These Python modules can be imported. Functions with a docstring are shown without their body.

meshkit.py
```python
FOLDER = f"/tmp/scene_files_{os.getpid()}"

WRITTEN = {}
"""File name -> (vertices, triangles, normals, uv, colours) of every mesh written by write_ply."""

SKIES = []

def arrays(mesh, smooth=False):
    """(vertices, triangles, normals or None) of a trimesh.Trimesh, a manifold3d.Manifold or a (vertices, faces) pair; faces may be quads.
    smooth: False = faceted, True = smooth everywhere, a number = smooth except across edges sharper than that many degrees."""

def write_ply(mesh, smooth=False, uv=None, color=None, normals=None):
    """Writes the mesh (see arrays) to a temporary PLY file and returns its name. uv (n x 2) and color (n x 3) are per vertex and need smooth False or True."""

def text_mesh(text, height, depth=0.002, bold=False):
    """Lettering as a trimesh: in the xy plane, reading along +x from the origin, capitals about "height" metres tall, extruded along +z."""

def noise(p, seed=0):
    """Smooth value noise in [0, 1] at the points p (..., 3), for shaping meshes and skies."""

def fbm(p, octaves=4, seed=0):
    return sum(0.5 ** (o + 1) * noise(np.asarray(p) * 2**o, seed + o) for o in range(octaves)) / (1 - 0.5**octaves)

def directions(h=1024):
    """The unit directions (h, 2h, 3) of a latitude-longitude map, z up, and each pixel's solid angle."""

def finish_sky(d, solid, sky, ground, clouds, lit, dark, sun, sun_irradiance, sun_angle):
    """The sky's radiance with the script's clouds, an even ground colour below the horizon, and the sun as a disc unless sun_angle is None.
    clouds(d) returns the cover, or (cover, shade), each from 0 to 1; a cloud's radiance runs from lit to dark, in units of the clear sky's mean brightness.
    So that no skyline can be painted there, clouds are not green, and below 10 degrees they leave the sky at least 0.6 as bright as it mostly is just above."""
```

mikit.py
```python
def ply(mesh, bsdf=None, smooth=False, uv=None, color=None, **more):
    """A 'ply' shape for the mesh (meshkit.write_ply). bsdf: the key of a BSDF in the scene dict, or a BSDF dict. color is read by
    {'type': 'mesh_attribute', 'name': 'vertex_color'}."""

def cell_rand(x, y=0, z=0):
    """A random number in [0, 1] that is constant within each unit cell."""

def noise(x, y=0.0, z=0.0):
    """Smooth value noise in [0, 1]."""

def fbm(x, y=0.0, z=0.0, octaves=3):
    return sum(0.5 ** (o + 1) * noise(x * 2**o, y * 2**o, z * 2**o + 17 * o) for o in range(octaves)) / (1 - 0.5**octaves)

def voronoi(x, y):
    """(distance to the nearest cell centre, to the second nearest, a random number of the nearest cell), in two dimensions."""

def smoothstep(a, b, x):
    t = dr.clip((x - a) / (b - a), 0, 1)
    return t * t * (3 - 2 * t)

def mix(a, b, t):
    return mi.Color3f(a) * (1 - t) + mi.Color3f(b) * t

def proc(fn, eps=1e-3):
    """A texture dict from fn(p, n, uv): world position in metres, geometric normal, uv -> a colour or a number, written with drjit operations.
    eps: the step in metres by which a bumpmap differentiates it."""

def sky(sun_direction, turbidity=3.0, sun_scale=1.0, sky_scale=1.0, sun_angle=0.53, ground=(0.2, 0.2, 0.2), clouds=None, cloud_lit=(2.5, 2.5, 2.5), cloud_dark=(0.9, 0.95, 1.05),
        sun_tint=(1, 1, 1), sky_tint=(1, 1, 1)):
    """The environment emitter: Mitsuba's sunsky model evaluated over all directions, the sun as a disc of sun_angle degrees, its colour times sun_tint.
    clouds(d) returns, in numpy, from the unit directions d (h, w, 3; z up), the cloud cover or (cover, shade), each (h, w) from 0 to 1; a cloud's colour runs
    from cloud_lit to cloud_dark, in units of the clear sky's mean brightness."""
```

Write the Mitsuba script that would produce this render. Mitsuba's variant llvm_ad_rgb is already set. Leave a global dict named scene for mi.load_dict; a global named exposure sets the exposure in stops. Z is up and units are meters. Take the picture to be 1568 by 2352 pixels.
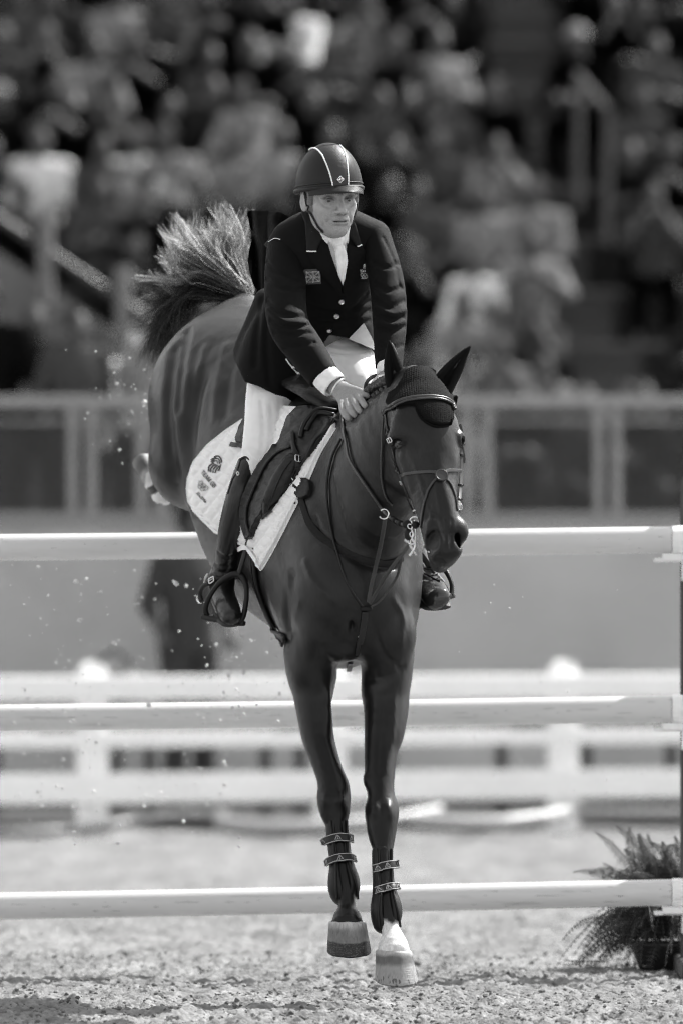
import math, random
import numpy as np, trimesh, shapely.geometry as sg
import mitsuba as mi, drjit as dr
import mikit, meshkit
T = mi.ScalarTransform4f
scene, labels = {}, {}

# ------------------------------------------------------------------ camera, sky, exposure
CAM, PX, PITCH = np.array([0., -26., 1.2]), 0.12/2352, math.atan(219*0.12/2352)
FWD, UPV, RGT = np.array([0, math.cos(PITCH), math.sin(PITCH)]), np.array([0, -math.sin(PITCH), math.cos(PITCH)]), np.array([1., 0, 0])
scene['camera'] = dict(type='thinlens', fov=2*math.degrees(math.atan(0.06)), fov_axis='y', near_clip=0.5, far_clip=400.,
                       aperture_radius=0.0536, focus_distance=25.85,
                       to_world=T().look_at(origin=CAM.tolist(), target=(CAM+FWD).tolist(), up=[0, 0, 1]))
SUN = (0.70, 0.55, 1.0)
def veil(d):
    """A colourless hazy sky with the brightness of the standard clear sky: brighter round the sun and at the horizon."""
    s = np.array(SUN)/np.linalg.norm(SUN); chi = np.arccos(np.clip(d @ s, -1, 1)); z = np.maximum(d[..., 2], .03)
    L = (1-np.exp(-.45/z))*(1+5*(np.exp(-2.6*chi)-math.exp(-2.6*math.pi/2))+.35*np.cos(chi)**2)+.25
    return 0.999+0*z, 1-np.clip(L/4.5, 0, 1)
scene['sky'] = mikit.sky(SUN, turbidity=3, sun_scale=1.0, sky_scale=1.0, sun_angle=0.6, ground=(0.25, 0.25, 0.25),
                         clouds=veil, cloud_lit=(6.4, 6.4, 6.4), cloud_dark=(0, 0, 0), sun_tint=(0.880, 1.059, 1.399))
exposure = 2.75

# ------------------------------------------------------------------ helpers
def P(u, v, y):
    """World point at depth y seen at (u, v) of the 1568 x 2352 layout sketch."""
    d = FWD + (u-784)*PX*RGT + (1176-v)*PX*UPV
    return CAM + d*((y - CAM[1])/d[1])
def dirs(uv):
    uv = np.asarray(uv, float)
    d = FWD + ((uv[:, :1]-784)*PX)*RGT + ((1176-uv[:, 1:2])*PX)*UPV
    return d/np.linalg.norm(d, axis=1, keepdims=True)
def unit(a):
    a = np.asarray(a, float)
    return a/(np.linalg.norm(a, axis=-1, keepdims=True)+1e-12)
def mpp(y): return PX*(26+y)          # metres per sketch pixel at depth y
COUNT = {}
def key_for(name, parent=None):
    k = f'{parent}__{name}' if parent else name
    n = COUNT.get(k, -1)+1
    COUNT[k] = n
    return k if n == 0 else f'{k}_{n:03d}'
def tag(k, label=None, cat=None, group=None, kind=None):
    d = labels.setdefault(k, {})
    for a, b in (('label', label), ('category', cat), ('group', group), ('kind', kind)):
        if b: d[a] = b
    return k
def add(name, mesh, bsdf, parent=None, smooth=False, uv=None, label=None, cat=None, group=None, kind=None, **more):
    k = key_for(name, parent)
    scene[k] = mesh if isinstance(mesh, dict) else mikit.ply(mesh, bsdf, smooth=smooth, uv=uv, **more)
    if label or cat or group or kind: tag(k, label, cat, group, kind)
    return k
def thing(name, label, cat, group=None):
    return tag(key_for(name), label, cat, group)
def join(ms):
    vs, fs, n = [], [], 0
    for m in ms:
        v, f = (m.vertices, m.faces) if hasattr(m, 'vertices') else m
        f = np.asarray(f)
        if f.shape[1] == 4: f = np.vstack([f[:, [0, 1, 2]], f[:, [0, 2, 3]]])
        vs.append(np.asarray(v)); fs.append(f+n); n += len(v)
    return np.vstack(vs), np.vstack(fs)

# materials: uv.x carries the local reflectance of modelled, hand-coloured surfaces
def grey(name, a, rough=0.6, noise_amp=0.0, scale=40., spec=0.5, metal=0.0, bump=0.0, bscale=120., **more):
    col = {'type': 'rgb', 'value': [a, a, a]}
    if noise_amp:
        col = mikit.proc(lambda p, n, uv, a=a: mi.Color3f(a*(1+noise_amp*2*(mikit.fbm(p.x*scale, p.y*scale, p.z*scale)-0.5))))
    b = dict(type='principled', base_color=col, roughness=rough, specular=spec, metallic=metal, **more)
    if bump:
        b = dict(type='bumpmap', arbitrary=mikit.proc(lambda p, n, uv: bump*mikit.fbm(p.x*bscale, p.y*bscale, p.z*bscale), eps=0.3/bscale), scale=1.0, bsdf=b)
    scene[name] = dict(type='twosided', bsdf=b)
    return name

# ------------------------------------------------------------------ implicit modelling
def axis(lo, hi, step, fine=()):
    out, x = [lo], lo
    while x < hi:
        s = step
        for a, b, f in fine:
            if a <= x <= b: s = min(s, f)
            else:
                g = min(abs(x-a), abs(x-b))
                s = min(s, f+0.25*g)
        x += s; out.append(x)
    return np.array(out)
class Field:
    def __init__(self, xs, ys, zs):
        self.ax = [xs, ys, zs]
        self.F = np.full((len(xs), len(ys), len(zs)), 1.0, np.float32)
    def block(self, lo, hi):
        s, g = [], []
        for a, l, h in zip(self.ax, lo, hi):
            i, j = max(np.searchsorted(a, l)-1, 0), min(np.searchsorted(a, h)+1, len(a))
            s.append(slice(i, max(j, i))); g.append(a[i:j].astype(np.float32))
        return tuple(s), (g[0][:, None, None], g[1][None, :, None], g[2][None, None, :])
    def put(self, lo, hi, fn, k, op):
        m = 1.6*k+0.02
        s, g = self.block(np.array(lo)-m, np.array(hi)+m)
        A = self.F[s]
        if A.size == 0: return
        b = fn(*g)
        if op == 'add':
            h = np.maximum(k-np.abs(A-b), 0)/k if k > 0 else 0
            self.F[s] = np.minimum(A, b)-h*h*k*0.25
        elif op == 'cut':
            h = np.maximum(k-np.abs(A+b), 0)/k if k > 0 else 0
            self.F[s] = np.maximum(A, -b)+h*h*k*0.25
        elif op == 'dent':       # soft groove of depth k
            self.F[s] = A+k*np.exp(-np.maximum(b, 0)**2/(k*1.6)**2*2)*(b < 4*k)
    def ell(self, c, r, R=None, k=0.02, op='add'):
        c, r = np.asarray(c, float), np.asarray(r, float)
        R = np.eye(3) if R is None else np.asarray(R, float)     # rows: local axes
        ext = np.sqrt(((R*r[:, None])**2).sum(0))
        def fn(x, y, z):
            x, y, z = x-np.float32(c[0]), y-np.float32(c[1]), z-np.float32(c[2]); Q = R.astype(np.float32)
            q = [x*Q[i, 0]+y*Q[i, 1]+z*Q[i, 2] for i in range(3)]
            k0 = np.sqrt(sum(np.square(a*np.float32(1/b)) for a, b in zip(q, r)))
            k1 = np.sqrt(sum(np.square(a*np.float32(1/b**2)) for a, b in zip(q, r)))
            return (k0*(k0-1)/(k1+1e-9)).astype(np.float32)
        self.put(c-ext, c+ext, fn, k, op)
    def chain(self, pts, ra, rb, side=None, k=0.02, op='add', sub=3, cap=None):
        """Swept ellipses: half widths ra (along side, default across the line in the sketch) and rb."""
        pts, ra, rb = np.asarray(pts, float), np.asarray(ra, float)+np.zeros(len(pts)), np.asarray(rb, float)+np.zeros(len(pts))
        if sub > 1 and len(pts) > 2:
            pts, ra, rb = resample(pts, sub), resample(ra[:, None], sub)[:, 0], resample(rb[:, None], sub)[:, 0]
        lo, hi = (pts-np.maximum(ra, rb)[:, None]).min(0), (pts+np.maximum(ra, rb)[:, None]).max(0)
        m = 1.6*k+0.02
        S, G = self.block(lo-m, hi+m)
        if self.F[S].size == 0: return
        out = np.full(self.F[S].shape, 1.0, np.float32)
        for i in range(len(pts)-1):
            a, d = pts[i], pts[i+1]-pts[i]
            L = np.linalg.norm(d)+1e-9; w = d/L
            sd = np.cross(w, [0, 1, 0]) if side is None else np.asarray(side, float)
            sd = unit(sd-w*(sd@w)); th = np.cross(w, sd)
            R = max(ra[i], ra[i+1], rb[i], rb[i+1])+m
            bs, bl, bh = [], np.minimum(a, a+d)-R, np.maximum(a, a+d)+R
            for q in range(3):
                g = G[q].ravel(); bs.append(slice(np.searchsorted(g, bl[q]), np.searchsorted(g, bh[q])))
            bs = tuple(bs)
            x, y, z = G[0][bs[0]], G[1][:, bs[1]], G[2][:, :, bs[2]]
            qx, qy, qz = x-a[0], y-a[1], z-a[2]
            f = lambda c: [np.float32(e) for e in c]
            w_, sd_, th_, d_ = f(w), f(sd), f(th), f(d)
            t = np.clip((qx*w_[0]+qy*w_[1]+qz*w_[2])/np.float32(L), 0, 1)
            A, B = np.float32(ra[i])+np.float32(ra[i+1]-ra[i])*t, np.float32(rb[i])+np.float32(rb[i+1]-rb[i])*t
            qx, qy, qz = qx-t*d_[0], qy-t*d_[1], qz-t*d_[2]
            q0, q1, q2 = (qx*v[0]+qy*v[1]+qz*v[2] for v in (sd_, th_, w_))
            C = np.minimum(A, B) if cap is None else np.float32(cap)
            q0, q1, q2 = q0/A, q1/B, q2/C
            k0 = np.sqrt(q0*q0+q1*q1+q2*q2)
            q0, q1, q2 = q0/A, q1/B, q2/C
            k1 = np.sqrt(q0*q0+q1*q1+q2*q2)
            out[bs] = np.minimum(out[bs], k0*(k0-1)/(k1+np.float32(1e-9)))
        self.put(lo, hi, lambda *g: out, k, op)
    def mesh(self, level=0.0):
        return nets(self.F-np.float32(level) if level else self.F, *self.ax)
def resample(p, sub):
    p = np.asarray(p, float)
    e = np.vstack([2*p[0]-p[1], p, 2*p[-1]-p[-2]])
    out = []
    for i in range(1, len(e)-2):
        for t in np.arange(sub)/sub:
            a, b, c, d = e[i-1], e[i], e[i+1], e[i+2]
            out.append(0.5*(2*b+(c-a)*t+(2*a-5*b+4*c-d)*t*t+(3*b-a-3*c+d)*t**3))
    return np.array(out+[p[-1]])
def nets(F, xs, ys, zs):
    S = F < 0
    c = S[:-1, :-1, :-1].astype(np.int8)
    for a, b, d in ((1, 0, 0), (0, 1, 0), (0, 0, 1), (1, 1, 0), (1, 0, 1), (0, 1, 1), (1, 1, 1)):
        c = c+S[a:S.shape[0]-1+a, b:S.shape[1]-1+b, d:S.shape[2]-1+d]
    I = np.argwhere((c > 0) & (c < 8))
    ids = np.full(c.shape, -1, np.int32)
    ids[tuple(I.T)] = np.arange(len(I))
    acc, n = np.zeros((len(I), 3)), np.zeros(len(I))
    val = {o: F[tuple((I+o).T)] for o in np.ndindex(2, 2, 2)}
    for o in np.ndindex(2, 2, 2):
        for k in range(3):
            if o[k]: continue
            q = list(o); q[k] = 1; q = tuple(q)
            a, b = val[o], val[q]
            m = (a < 0) != (b < 0)
            t = np.where(m, a/np.where(m, a-b, 1), 0)
            pos = np.array(o, float)[None]+t[:, None]*np.eye(3)[k]
            acc += pos*m[:, None]; n += m
    g = I+acc/n[:, None]
    V = np.stack([np.interp(g[:, k], np.arange(len(a)), a) for k, a in enumerate((xs, ys, zs))], 1)
    Q = []
    for k in range(3):
        sl0, sl1 = [slice(None)]*3, [slice(None)]*3
        sl0[k], sl1[k] = slice(0, -1), slice(1, None)
        E = np.argwhere(S[tuple(sl0)] != S[tuple(sl1)])
        i, j = (k+1) % 3, (k+2) % 3
        E = E[(E[:, i] > 0) & (E[:, j] > 0) & (E[:, i] < c.shape[i]) & (E[:, j] < c.shape[j])]
        if not len(E): continue
        ei, ej = np.eye(3, dtype=int)[i], np.eye(3, dtype=int)[j]
        q = np.stack([ids[tuple((E-a).T)] for a in (ei*0, ei, ei+ej, ej)], 1)
        flip = ~S[tuple(E.T)]
        q[flip] = q[flip][:, ::-1]
        Q.append(q)
    Q = np.vstack(Q)
    Q = Q[(Q >= 0).all(1)]
    return V, np.vstack([Q[:, [0, 1, 2]], Q[:, [0, 2, 3]]])

# ------------------------------------------------------------------ draped and swept pieces
class Surf:
    """A mesh that straps and patches are laid on: rays go out from the eye that sketched them."""
    def __init__(self, *meshes):
        v, f = join(meshes)
        self.m = trimesh.Trimesh(v, f, process=False)
        self.n = self.m.face_normals
        self.vn = self.m.vertex_normals
        from trimesh.ray.ray_pyembree import RayMeshIntersector
        self.r = RayMeshIntersector(self.m)
    def hit(self, uv):
        d = dirs(uv)
        tri, loc = np.full(len(d), -1), np.full((len(d), 3), np.nan)
        o = np.tile(CAM, (len(d), 1))+d*22.0
        t, i, l = self.r.intersects_id(o, d, multiple_hits=False, return_locations=True)
        tri[i], loc[i] = t, l
        nrm = np.zeros((len(d), 3))
        ok = tri >= 0
        nrm[ok] = unit(self.vn[self.m.faces[tri[ok]]].mean(1))
        return loc, nrm, ok
def smooth_line(p, sub=6): return resample(np.asarray(p, float), sub)
def on(surf, uv, off=0.004, sub=6, smooth=2):
    """A line on the surface through sketch points; a point with a third value is taken at that depth instead."""
    q = [tuple(x) for x in uv]
    uv2 = resample(np.array([x[:2] for x in q]), sub) if len(q) > 2 else np.array([np.array(q[0][:2])+(np.array(q[1][:2])-q[0][:2])*t for t in np.linspace(0, 1, sub*2)])
    loc, nrm, ok = surf.hit(uv2)
    if not ok.all():
        good = np.nonzero(ok)[0]
        for i in np.nonzero(~ok)[0]:
            j = good[np.abs(good-i).argmin()]
            loc[i] = P(*uv2[i], loc[j, 1]); nrm[i] = nrm[j]
    for _ in range(smooth):
        nrm[1:-1] = unit(nrm[:-2]+2*nrm[1:-1]+nrm[2:])
        loc[1:-1, 1] = (loc[:-2, 1]+2*loc[1:-1, 1]+loc[2:, 1])/4
    return loc+nrm*off, nrm
def ribbon(p, nrm, w, th, sides=None):
    """A strap of width w and thickness th with rounded edges."""
    p, nrm = np.asarray(p, float), np.asarray(nrm, float)
    w = np.broadcast_to(w, (len(p),))
    t = unit(np.gradient(p, axis=0)); nrm = unit(nrm-t*(nrm*t).sum(1, keepdims=True)); s = np.cross(t, nrm)
    prof = np.array([[-.5, .05], [-.42, .5], [0, .62], [.42, .5], [.5, .05], [.42, -.5], [-.42, -.5]])
    v = p[:, None]+s[:, None]*(prof[None, :, :1]*w[:, None, None])+nrm[:, None]*(prof[None, :, 1:]*th)
    return tubefaces(v)
def tubefaces(v, closed=False):
    n, m = v.shape[:2]
    i, j = np.meshgrid(np.arange(n if closed else n-1), np.arange(m), indexing='ij')
    i2 = (i+1) % n
    q = np.stack([i*m+j, i*m+(j+1) % m, i2*m+(j+1) % m, i2*m+j], -1).reshape(-1, 4)[:, ::-1]
    V = v.reshape(-1, 3); F = np.vstack([q[:, [0, 1, 2]], q[:, [0, 2, 3]]])
    if not closed:
        a, b = len(V), len(V)+1
        V = np.vstack([V, v[0].mean(0), v[-1].mean(0)])
        j = np.arange(m)
        F = np.vstack([F, np.stack([j*0+a, (j+1) % m, j][::1], 1)[:, [0, 2, 1]][:, ::-1][:, [0, 2, 1]], np.stack([j*0+b, (n-1)*m+j, (n-1)*m+(j+1) % m], 1)[:, [0, 2, 1]]])
    return V, F
def tube(p, r, sides=8, closed=False, flat=1.0, up=None):
    p = np.asarray(p, float); r = np.broadcast_to(r, (len(p),))
    t = np.gradient(p, axis=0) if not closed else np.roll(p, -1, 0)-np.roll(p, 1, 0)
    t = unit(t)
    ref = np.array([0.13, -1, 0.21]) if up is None else np.asarray(up, float)
    a = unit(np.cross(t, ref)); b = np.cross(t, a)
    ang = np.arange(sides)*2*np.pi/sides
    v = p[:, None]+r[:, None, None]*(np.cos(ang)[None, :, None]*a[:, None]+flat*np.sin(ang)[None, :, None]*b[:, None])
    return tubefaces(v, closed)
def patch(surf, poly, off=0.006, th=0.004, step=4.0, bulge=None, smooth=3, edge=0.3, hint=None, height=None):
    """A cloth or leather panel of outline poly (sketch) laid on the surface with thickness th."""
    pg = sg.Polygon(poly) if not hasattr(poly, 'bounds') else poly
    x0, y0, x1, y1 = pg.bounds
    nx, ny = int((x1-x0)/step)+1, int((y1-y0)/step)+1
    ring = np.array(pg.exterior.segmentize(step).coords)[:-1]
    gx, gy = np.meshgrid(x0+(np.arange(nx)+.5)*step, y0+(np.arange(ny)+.5)*step)
    g = np.stack([gx.ravel(), gy.ravel()], 1)
    import shapely
    inner = g[shapely.contains_xy(pg.buffer(-step*0.6), g[:, 0], g[:, 1])]
    uv = np.vstack([ring, inner])
    from scipy.spatial import Delaunay
    D = Delaunay(uv).simplices
    cen = uv[D].mean(1)
    D = D[shapely.contains_xy(pg.buffer(0.01), cen[:, 0], cen[:, 1])]
    a, b, c = uv[D[:, 0]], uv[D[:, 1]], uv[D[:, 2]]
    cr = (b[:, 0]-a[:, 0])*(c[:, 1]-a[:, 1])-(b[:, 1]-a[:, 1])*(c[:, 0]-a[:, 0])
    D = D[np.abs(cr) > 1e-6]; cr = cr[np.abs(cr) > 1e-6]
    D[cr > 0] = D[cr > 0][:, ::-1]
    loc, nrm, ok = surf.hit(uv)
    if hint is not None:                     # a plane to fall back on: depth as a function of (u, v)
        for i in np.nonzero(~ok)[0]: loc[i] = P(*uv[i], hint(*uv[i])); nrm[i] = [0, -1, 0]
    elif (~ok).any():
        from scipy.spatial import cKDTree
        t = cKDTree(uv[ok]); gi = np.nonzero(ok)[0]
        for i in np.nonzero(~ok)[0]:
            j = gi[t.query(uv[i])[1]]; loc[i] = P(*uv[i], loc[j, 1]); nrm[i] = nrm[j]
    nb = trimesh.Trimesh(np.c_[uv, uv[:, 0]*0], D, process=False)
    E = nb.edges_unique
    for _ in range(smooth):
        acc, n = loc[:, 1].copy()*2, np.full(len(uv), 2.0); an = nrm*2
        for p, q in ((0, 1), (1, 0)):
            np.add.at(acc, E[:, p], loc[E[:, q], 1]); np.add.at(n, E[:, p], 1); np.add.at(an, E[:, p], nrm[E[:, q]])
        newy = acc/n
        d = dirs(uv); loc = CAM+d*((newy-CAM[1])/d[:, 1])[:, None]; nrm = unit(an)
    dist = np.array([pg.exterior.distance(sg.Point(*x)) for x in uv]) if (bulge or edge) else None
    top = np.full(len(uv), th)
    if edge: top = th*(1-edge*np.exp(-(dist/step)**2))
    if height is not None: top = top+height(uv[:, 0], uv[:, 1], dist)
    V = np.vstack([loc+nrm*(off+top)[:, None], loc+nrm*(off-0.012)])
    n, m = len(uv), len(ring)
    r = np.arange(m); r2 = (r+1) % m
    ccw = sg.LinearRing(ring).is_ccw
    wall = np.vstack([np.stack([r, r2, r2+n], 1), np.stack([r, r2+n, r+n], 1)])
    if not ccw: wall = wall[:, ::-1]
    F = np.vstack([D, wall])
    # outward: towards the eye
    tri = V[D]; nn = np.cross(tri[:, 1]-tri[:, 0], tri[:, 2]-tri[:, 0]).sum(0)
    if nn @ nrm.mean(0) < 0: F = F[:, ::-1]
    return V, F, np.vstack([uv, uv])
def box(lo, hi, R=None, c=None):
    m = trimesh.creation.box(bounds=[lo, hi])
    v = np.array(m.vertices)
    if R is not None: v = v @ np.asarray(R, float)
    if c is not None: v = v+np.asarray(c)
    return v, np.array(m.faces)
def bevel_box(size, r, c=(0, 0, 0), rot=None, seg=2):
    """A box with rounded edges, centred on c."""
    import manifold3d as m3
    s = np.asarray(size, float)/2-r
    sp = m3.Manifold.sphere(r, 4*seg)
    pts = [sp.translate([float(a*s[0]), float(b*s[1]), float(d*s[2])]) for a in (-1, 1) for b in (-1, 1) for d in (-1, 1)]
    m = m3.Manifold.batch_hull(pts).to_mesh()
    v, f = np.array(m.vert_properties[:, :3]), np.array(m.tri_verts)
    if rot is not None: v = v @ np.asarray(rot, float).T
    return v+np.asarray(c), f
rng = np.random.default_rng(7)
# ------------------------------------------------------------------ materials of the setting
scene['sand_mat'] = dict(type='twosided', bsdf=dict(type='bumpmap', scale=1.0, arbitrary=mikit.proc(
    lambda p, n, uv: 0.006*mikit.fbm(p.x*160, p.y*110, p.z*160, 3)+0.01*mikit.fbm(p.x*34, p.y*26, 3.1, 2), eps=0.002),
    bsdf=dict(type='principled', roughness=0.95, specular=0.2, base_color=mikit.proc(
        lambda p, n, uv: mi.Color3f(0.185*(0.40+1.2*mikit.fbm(p.x*7.1, p.y*2.4, 5.5, 4))*(0.75+0.5*mikit.noise(p.x*90, p.y*60, p.z*90)))))))
scene['clod_mat'] = dict(type='twosided', bsdf=dict(type='principled', roughness=0.95, specular=0.2, base_color=mikit.proc(
        lambda p, n, uv: mi.Color3f(0.13*(0.55+0.9*mikit.noise(p.x*30, p.y*30, p.z*30))))))  # clods drawn in a darker grey than the sand
def wallcol(p, n, uv):
    streak = mikit.fbm(p.x*1.3, 0.3, p.z*0.25, 3); blot = mikit.fbm(p.x*2.1, 7.7, p.z*2.6, 4)
    return mi.Color3f(0.48*(0.62+0.5*streak+0.32*blot))
scene['wall_mat'] = dict(type='twosided', bsdf=dict(type='principled', roughness=0.85, base_color=mikit.proc(wallcol)))
grey('fence_white', 0.88, 0.45, 0.06, 9)
def polecol(p, n, uv):
    sc = mikit.smoothstep(.70, .80, mikit.fbm(p.x*5, p.y*38, p.z*38, 3))*.18+mikit.smoothstep(.86, .90, mikit.noise(p.x*30, p.y*140, p.z*140))*.3
    return mi.Color3f(.60*(.92+.16*mikit.fbm(p.x*2.5, p.y*20, p.z*20, 2))*(1-sc))
scene['pole_paint'] = dict(type='twosided', bsdf=dict(type='principled', base_color=mikit.proc(polecol), roughness=.36, specular=.5))
grey('cup_white', 0.82, 0.3)
grey('alu', 0.55, 0.4, 0.05, 20, metal=0.6)
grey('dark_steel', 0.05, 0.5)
grey('rail_grey', 0.27, 0.5, 0.05, 6)
grey('mesh_wire', 0.2, 0.5)
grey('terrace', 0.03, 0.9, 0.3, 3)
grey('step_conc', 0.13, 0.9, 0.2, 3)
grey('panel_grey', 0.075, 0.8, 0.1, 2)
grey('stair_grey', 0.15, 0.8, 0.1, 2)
grey('cable_grey', 0.45, 0.5, 0.1, 12)
grey('cable_dark', 0.06, 0.5)
grey('blackthing', 0.012, 0.6)

# ------------------------------------------------------------------ sand
def sand_height(x, y):
    p = np.stack([x, y, x*0], -1)
    h = 0.048*(meshkit.fbm(p*[4.3, 3.1, 1], 3, 1)-.5)
    near = np.clip((19-np.abs(y))/16, 0, 1)
    h += near*0.026*(np.abs(meshkit.fbm(p*[17, 14, 1], 3, 5)-.5)*2-.35)
    h += near*0.017*(meshkit.fbm(p*[55, 42, 1], 2, 9)-.5)
    return h
gx = np.concatenate([-np.geomspace(90, 1.36, 50), np.arange(-1.35, 1.351, 0.008), np.geomspace(1.36, 90, 50)])
gy = np.concatenate([-np.geomspace(40, 2.1, 25), np.arange(-2.09, 0.6, 0.008), np.arange(0.6, 2.6, 0.014), np.arange(2.6, 8, .022), np.arange(8, 19, .045), np.geomspace(19.1, 320, 40)])
X, Y = np.meshgrid(gx, gy)
V = np.stack([X, Y, sand_height(X, Y)], -1).reshape(-1, 3)
nx = len(gx); i, j = np.meshgrid(np.arange(len(gy)-1), np.arange(nx-1), indexing='ij')
Q = np.stack([i*nx+j, i*nx+j+1, (i+1)*nx+j+1, (i+1)*nx+j], -1).reshape(-1, 4)
add('sand_ground', (V, Q), 'sand_mat', smooth=True, kind='structure', label='pale churned sand of the jumping arena')
ico = trimesh.creation.icosphere(subdivisions=1)
def lump(r, seed, sq=0.75):
    v = np.array(ico.vertices)
    v = v*(0.55+0.9*meshkit.noise(v*1.9+seed*7.3, seed))[:, None]*r*np.array([1, 1, sq])
    return v, np.array(ico.faces)
lumps = [lump(1.0, s) for s in range(12)]
ms = []
for n in range(8000):
    y = -2.0+5.5*rng.random()**1.4; x = rng.uniform(-1.3, 1.3)*(1+max(y, 0)*.05)
    r = 0.0025+0.0065*rng.random()**3.5
    if rng.random() < .02: r *= 1.6
    a = rng.uniform(0, 6.28); c, s = math.cos(a), math.sin(a)
    v, f = lumps[n % 12]
    ms.append((v*r @ np.array([[c, s, 0], [-s, c, 0], [0, 0, 1]])+[x, y, float(sand_height(np.array(x), np.array(y)))+0.2*r], f))
add('sand_clods', join(ms), 'clod_mat', smooth=False, kind='stuff', label='small dark clods of sand strewn over the arena floor', cat='clods')

# ------------------------------------------------------------------ arena wall, railing
WY, WT = 24.0, 1.70
v, f = box((-40, WY, -0.3), (40, WY+0.3, WT))
wall = thing('arena_wall', 'long grey rendered wall below the spectator railing', 'wall')
add('face', (v, f), 'wall_mat', wall)
add('coping', box((-40, WY-0.05, WT+0.002), (40, WY+0.34, WT+0.06)), 'rail_grey', wall)
add('plinth', box((-40, WY-0.10, -0.3), (40, WY-0.003, 0.20)), 'dark_steel', wall)
rail = thing('spectator_railing', 'grey metal railing of framed mesh panels on top of the arena wall', 'railing')
ry = WY+0.1
def X_at(u, y): return P(u, 1176, y)[0]
rt = P(0, 911, ry)[2]
add('top_rail', bevel_box((60, 0.06, 0.075), 0.012, (0, ry, rt-0.035)), 'rail_grey', rail, smooth=30)
add('second_rail', bevel_box((60, 0.03, 0.022), 0.006, (0, ry+.02, rt-0.15)), 'rail_grey', rail, smooth=30)
pu = [-330, -290, -90, -48, 168, 210, 325, 372, 548, 590, 795, 838, 1075, 1118, 1374, 1414, 1610, 1652, 1860, 1900]
for u in pu:
    add('post', bevel_box((0.058, 0.05, rt-WT-0.07), 0.01, (X_at(u, ry), ry-.003, (rt+WT)/2)), 'rail_grey', rail, smooth=30)
for a, b in zip(pu[1::2], pu[2::2]):
    x0, x1 = X_at(a, ry)+.03, X_at(b, ry)-.03
    ms = [box((x0, ry+.01, z), (x1, ry+.013, z+.003)) for z in np.arange(WT+.08, rt-.18, .03)]
    ms += [box((x, ry+.013, WT+.08), (x+.003, ry+.016, rt-.18)) for x in np.arange(x0, x1, .03)]
    add('mesh_panel', join(ms), 'mesh_wire', rail)

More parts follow.
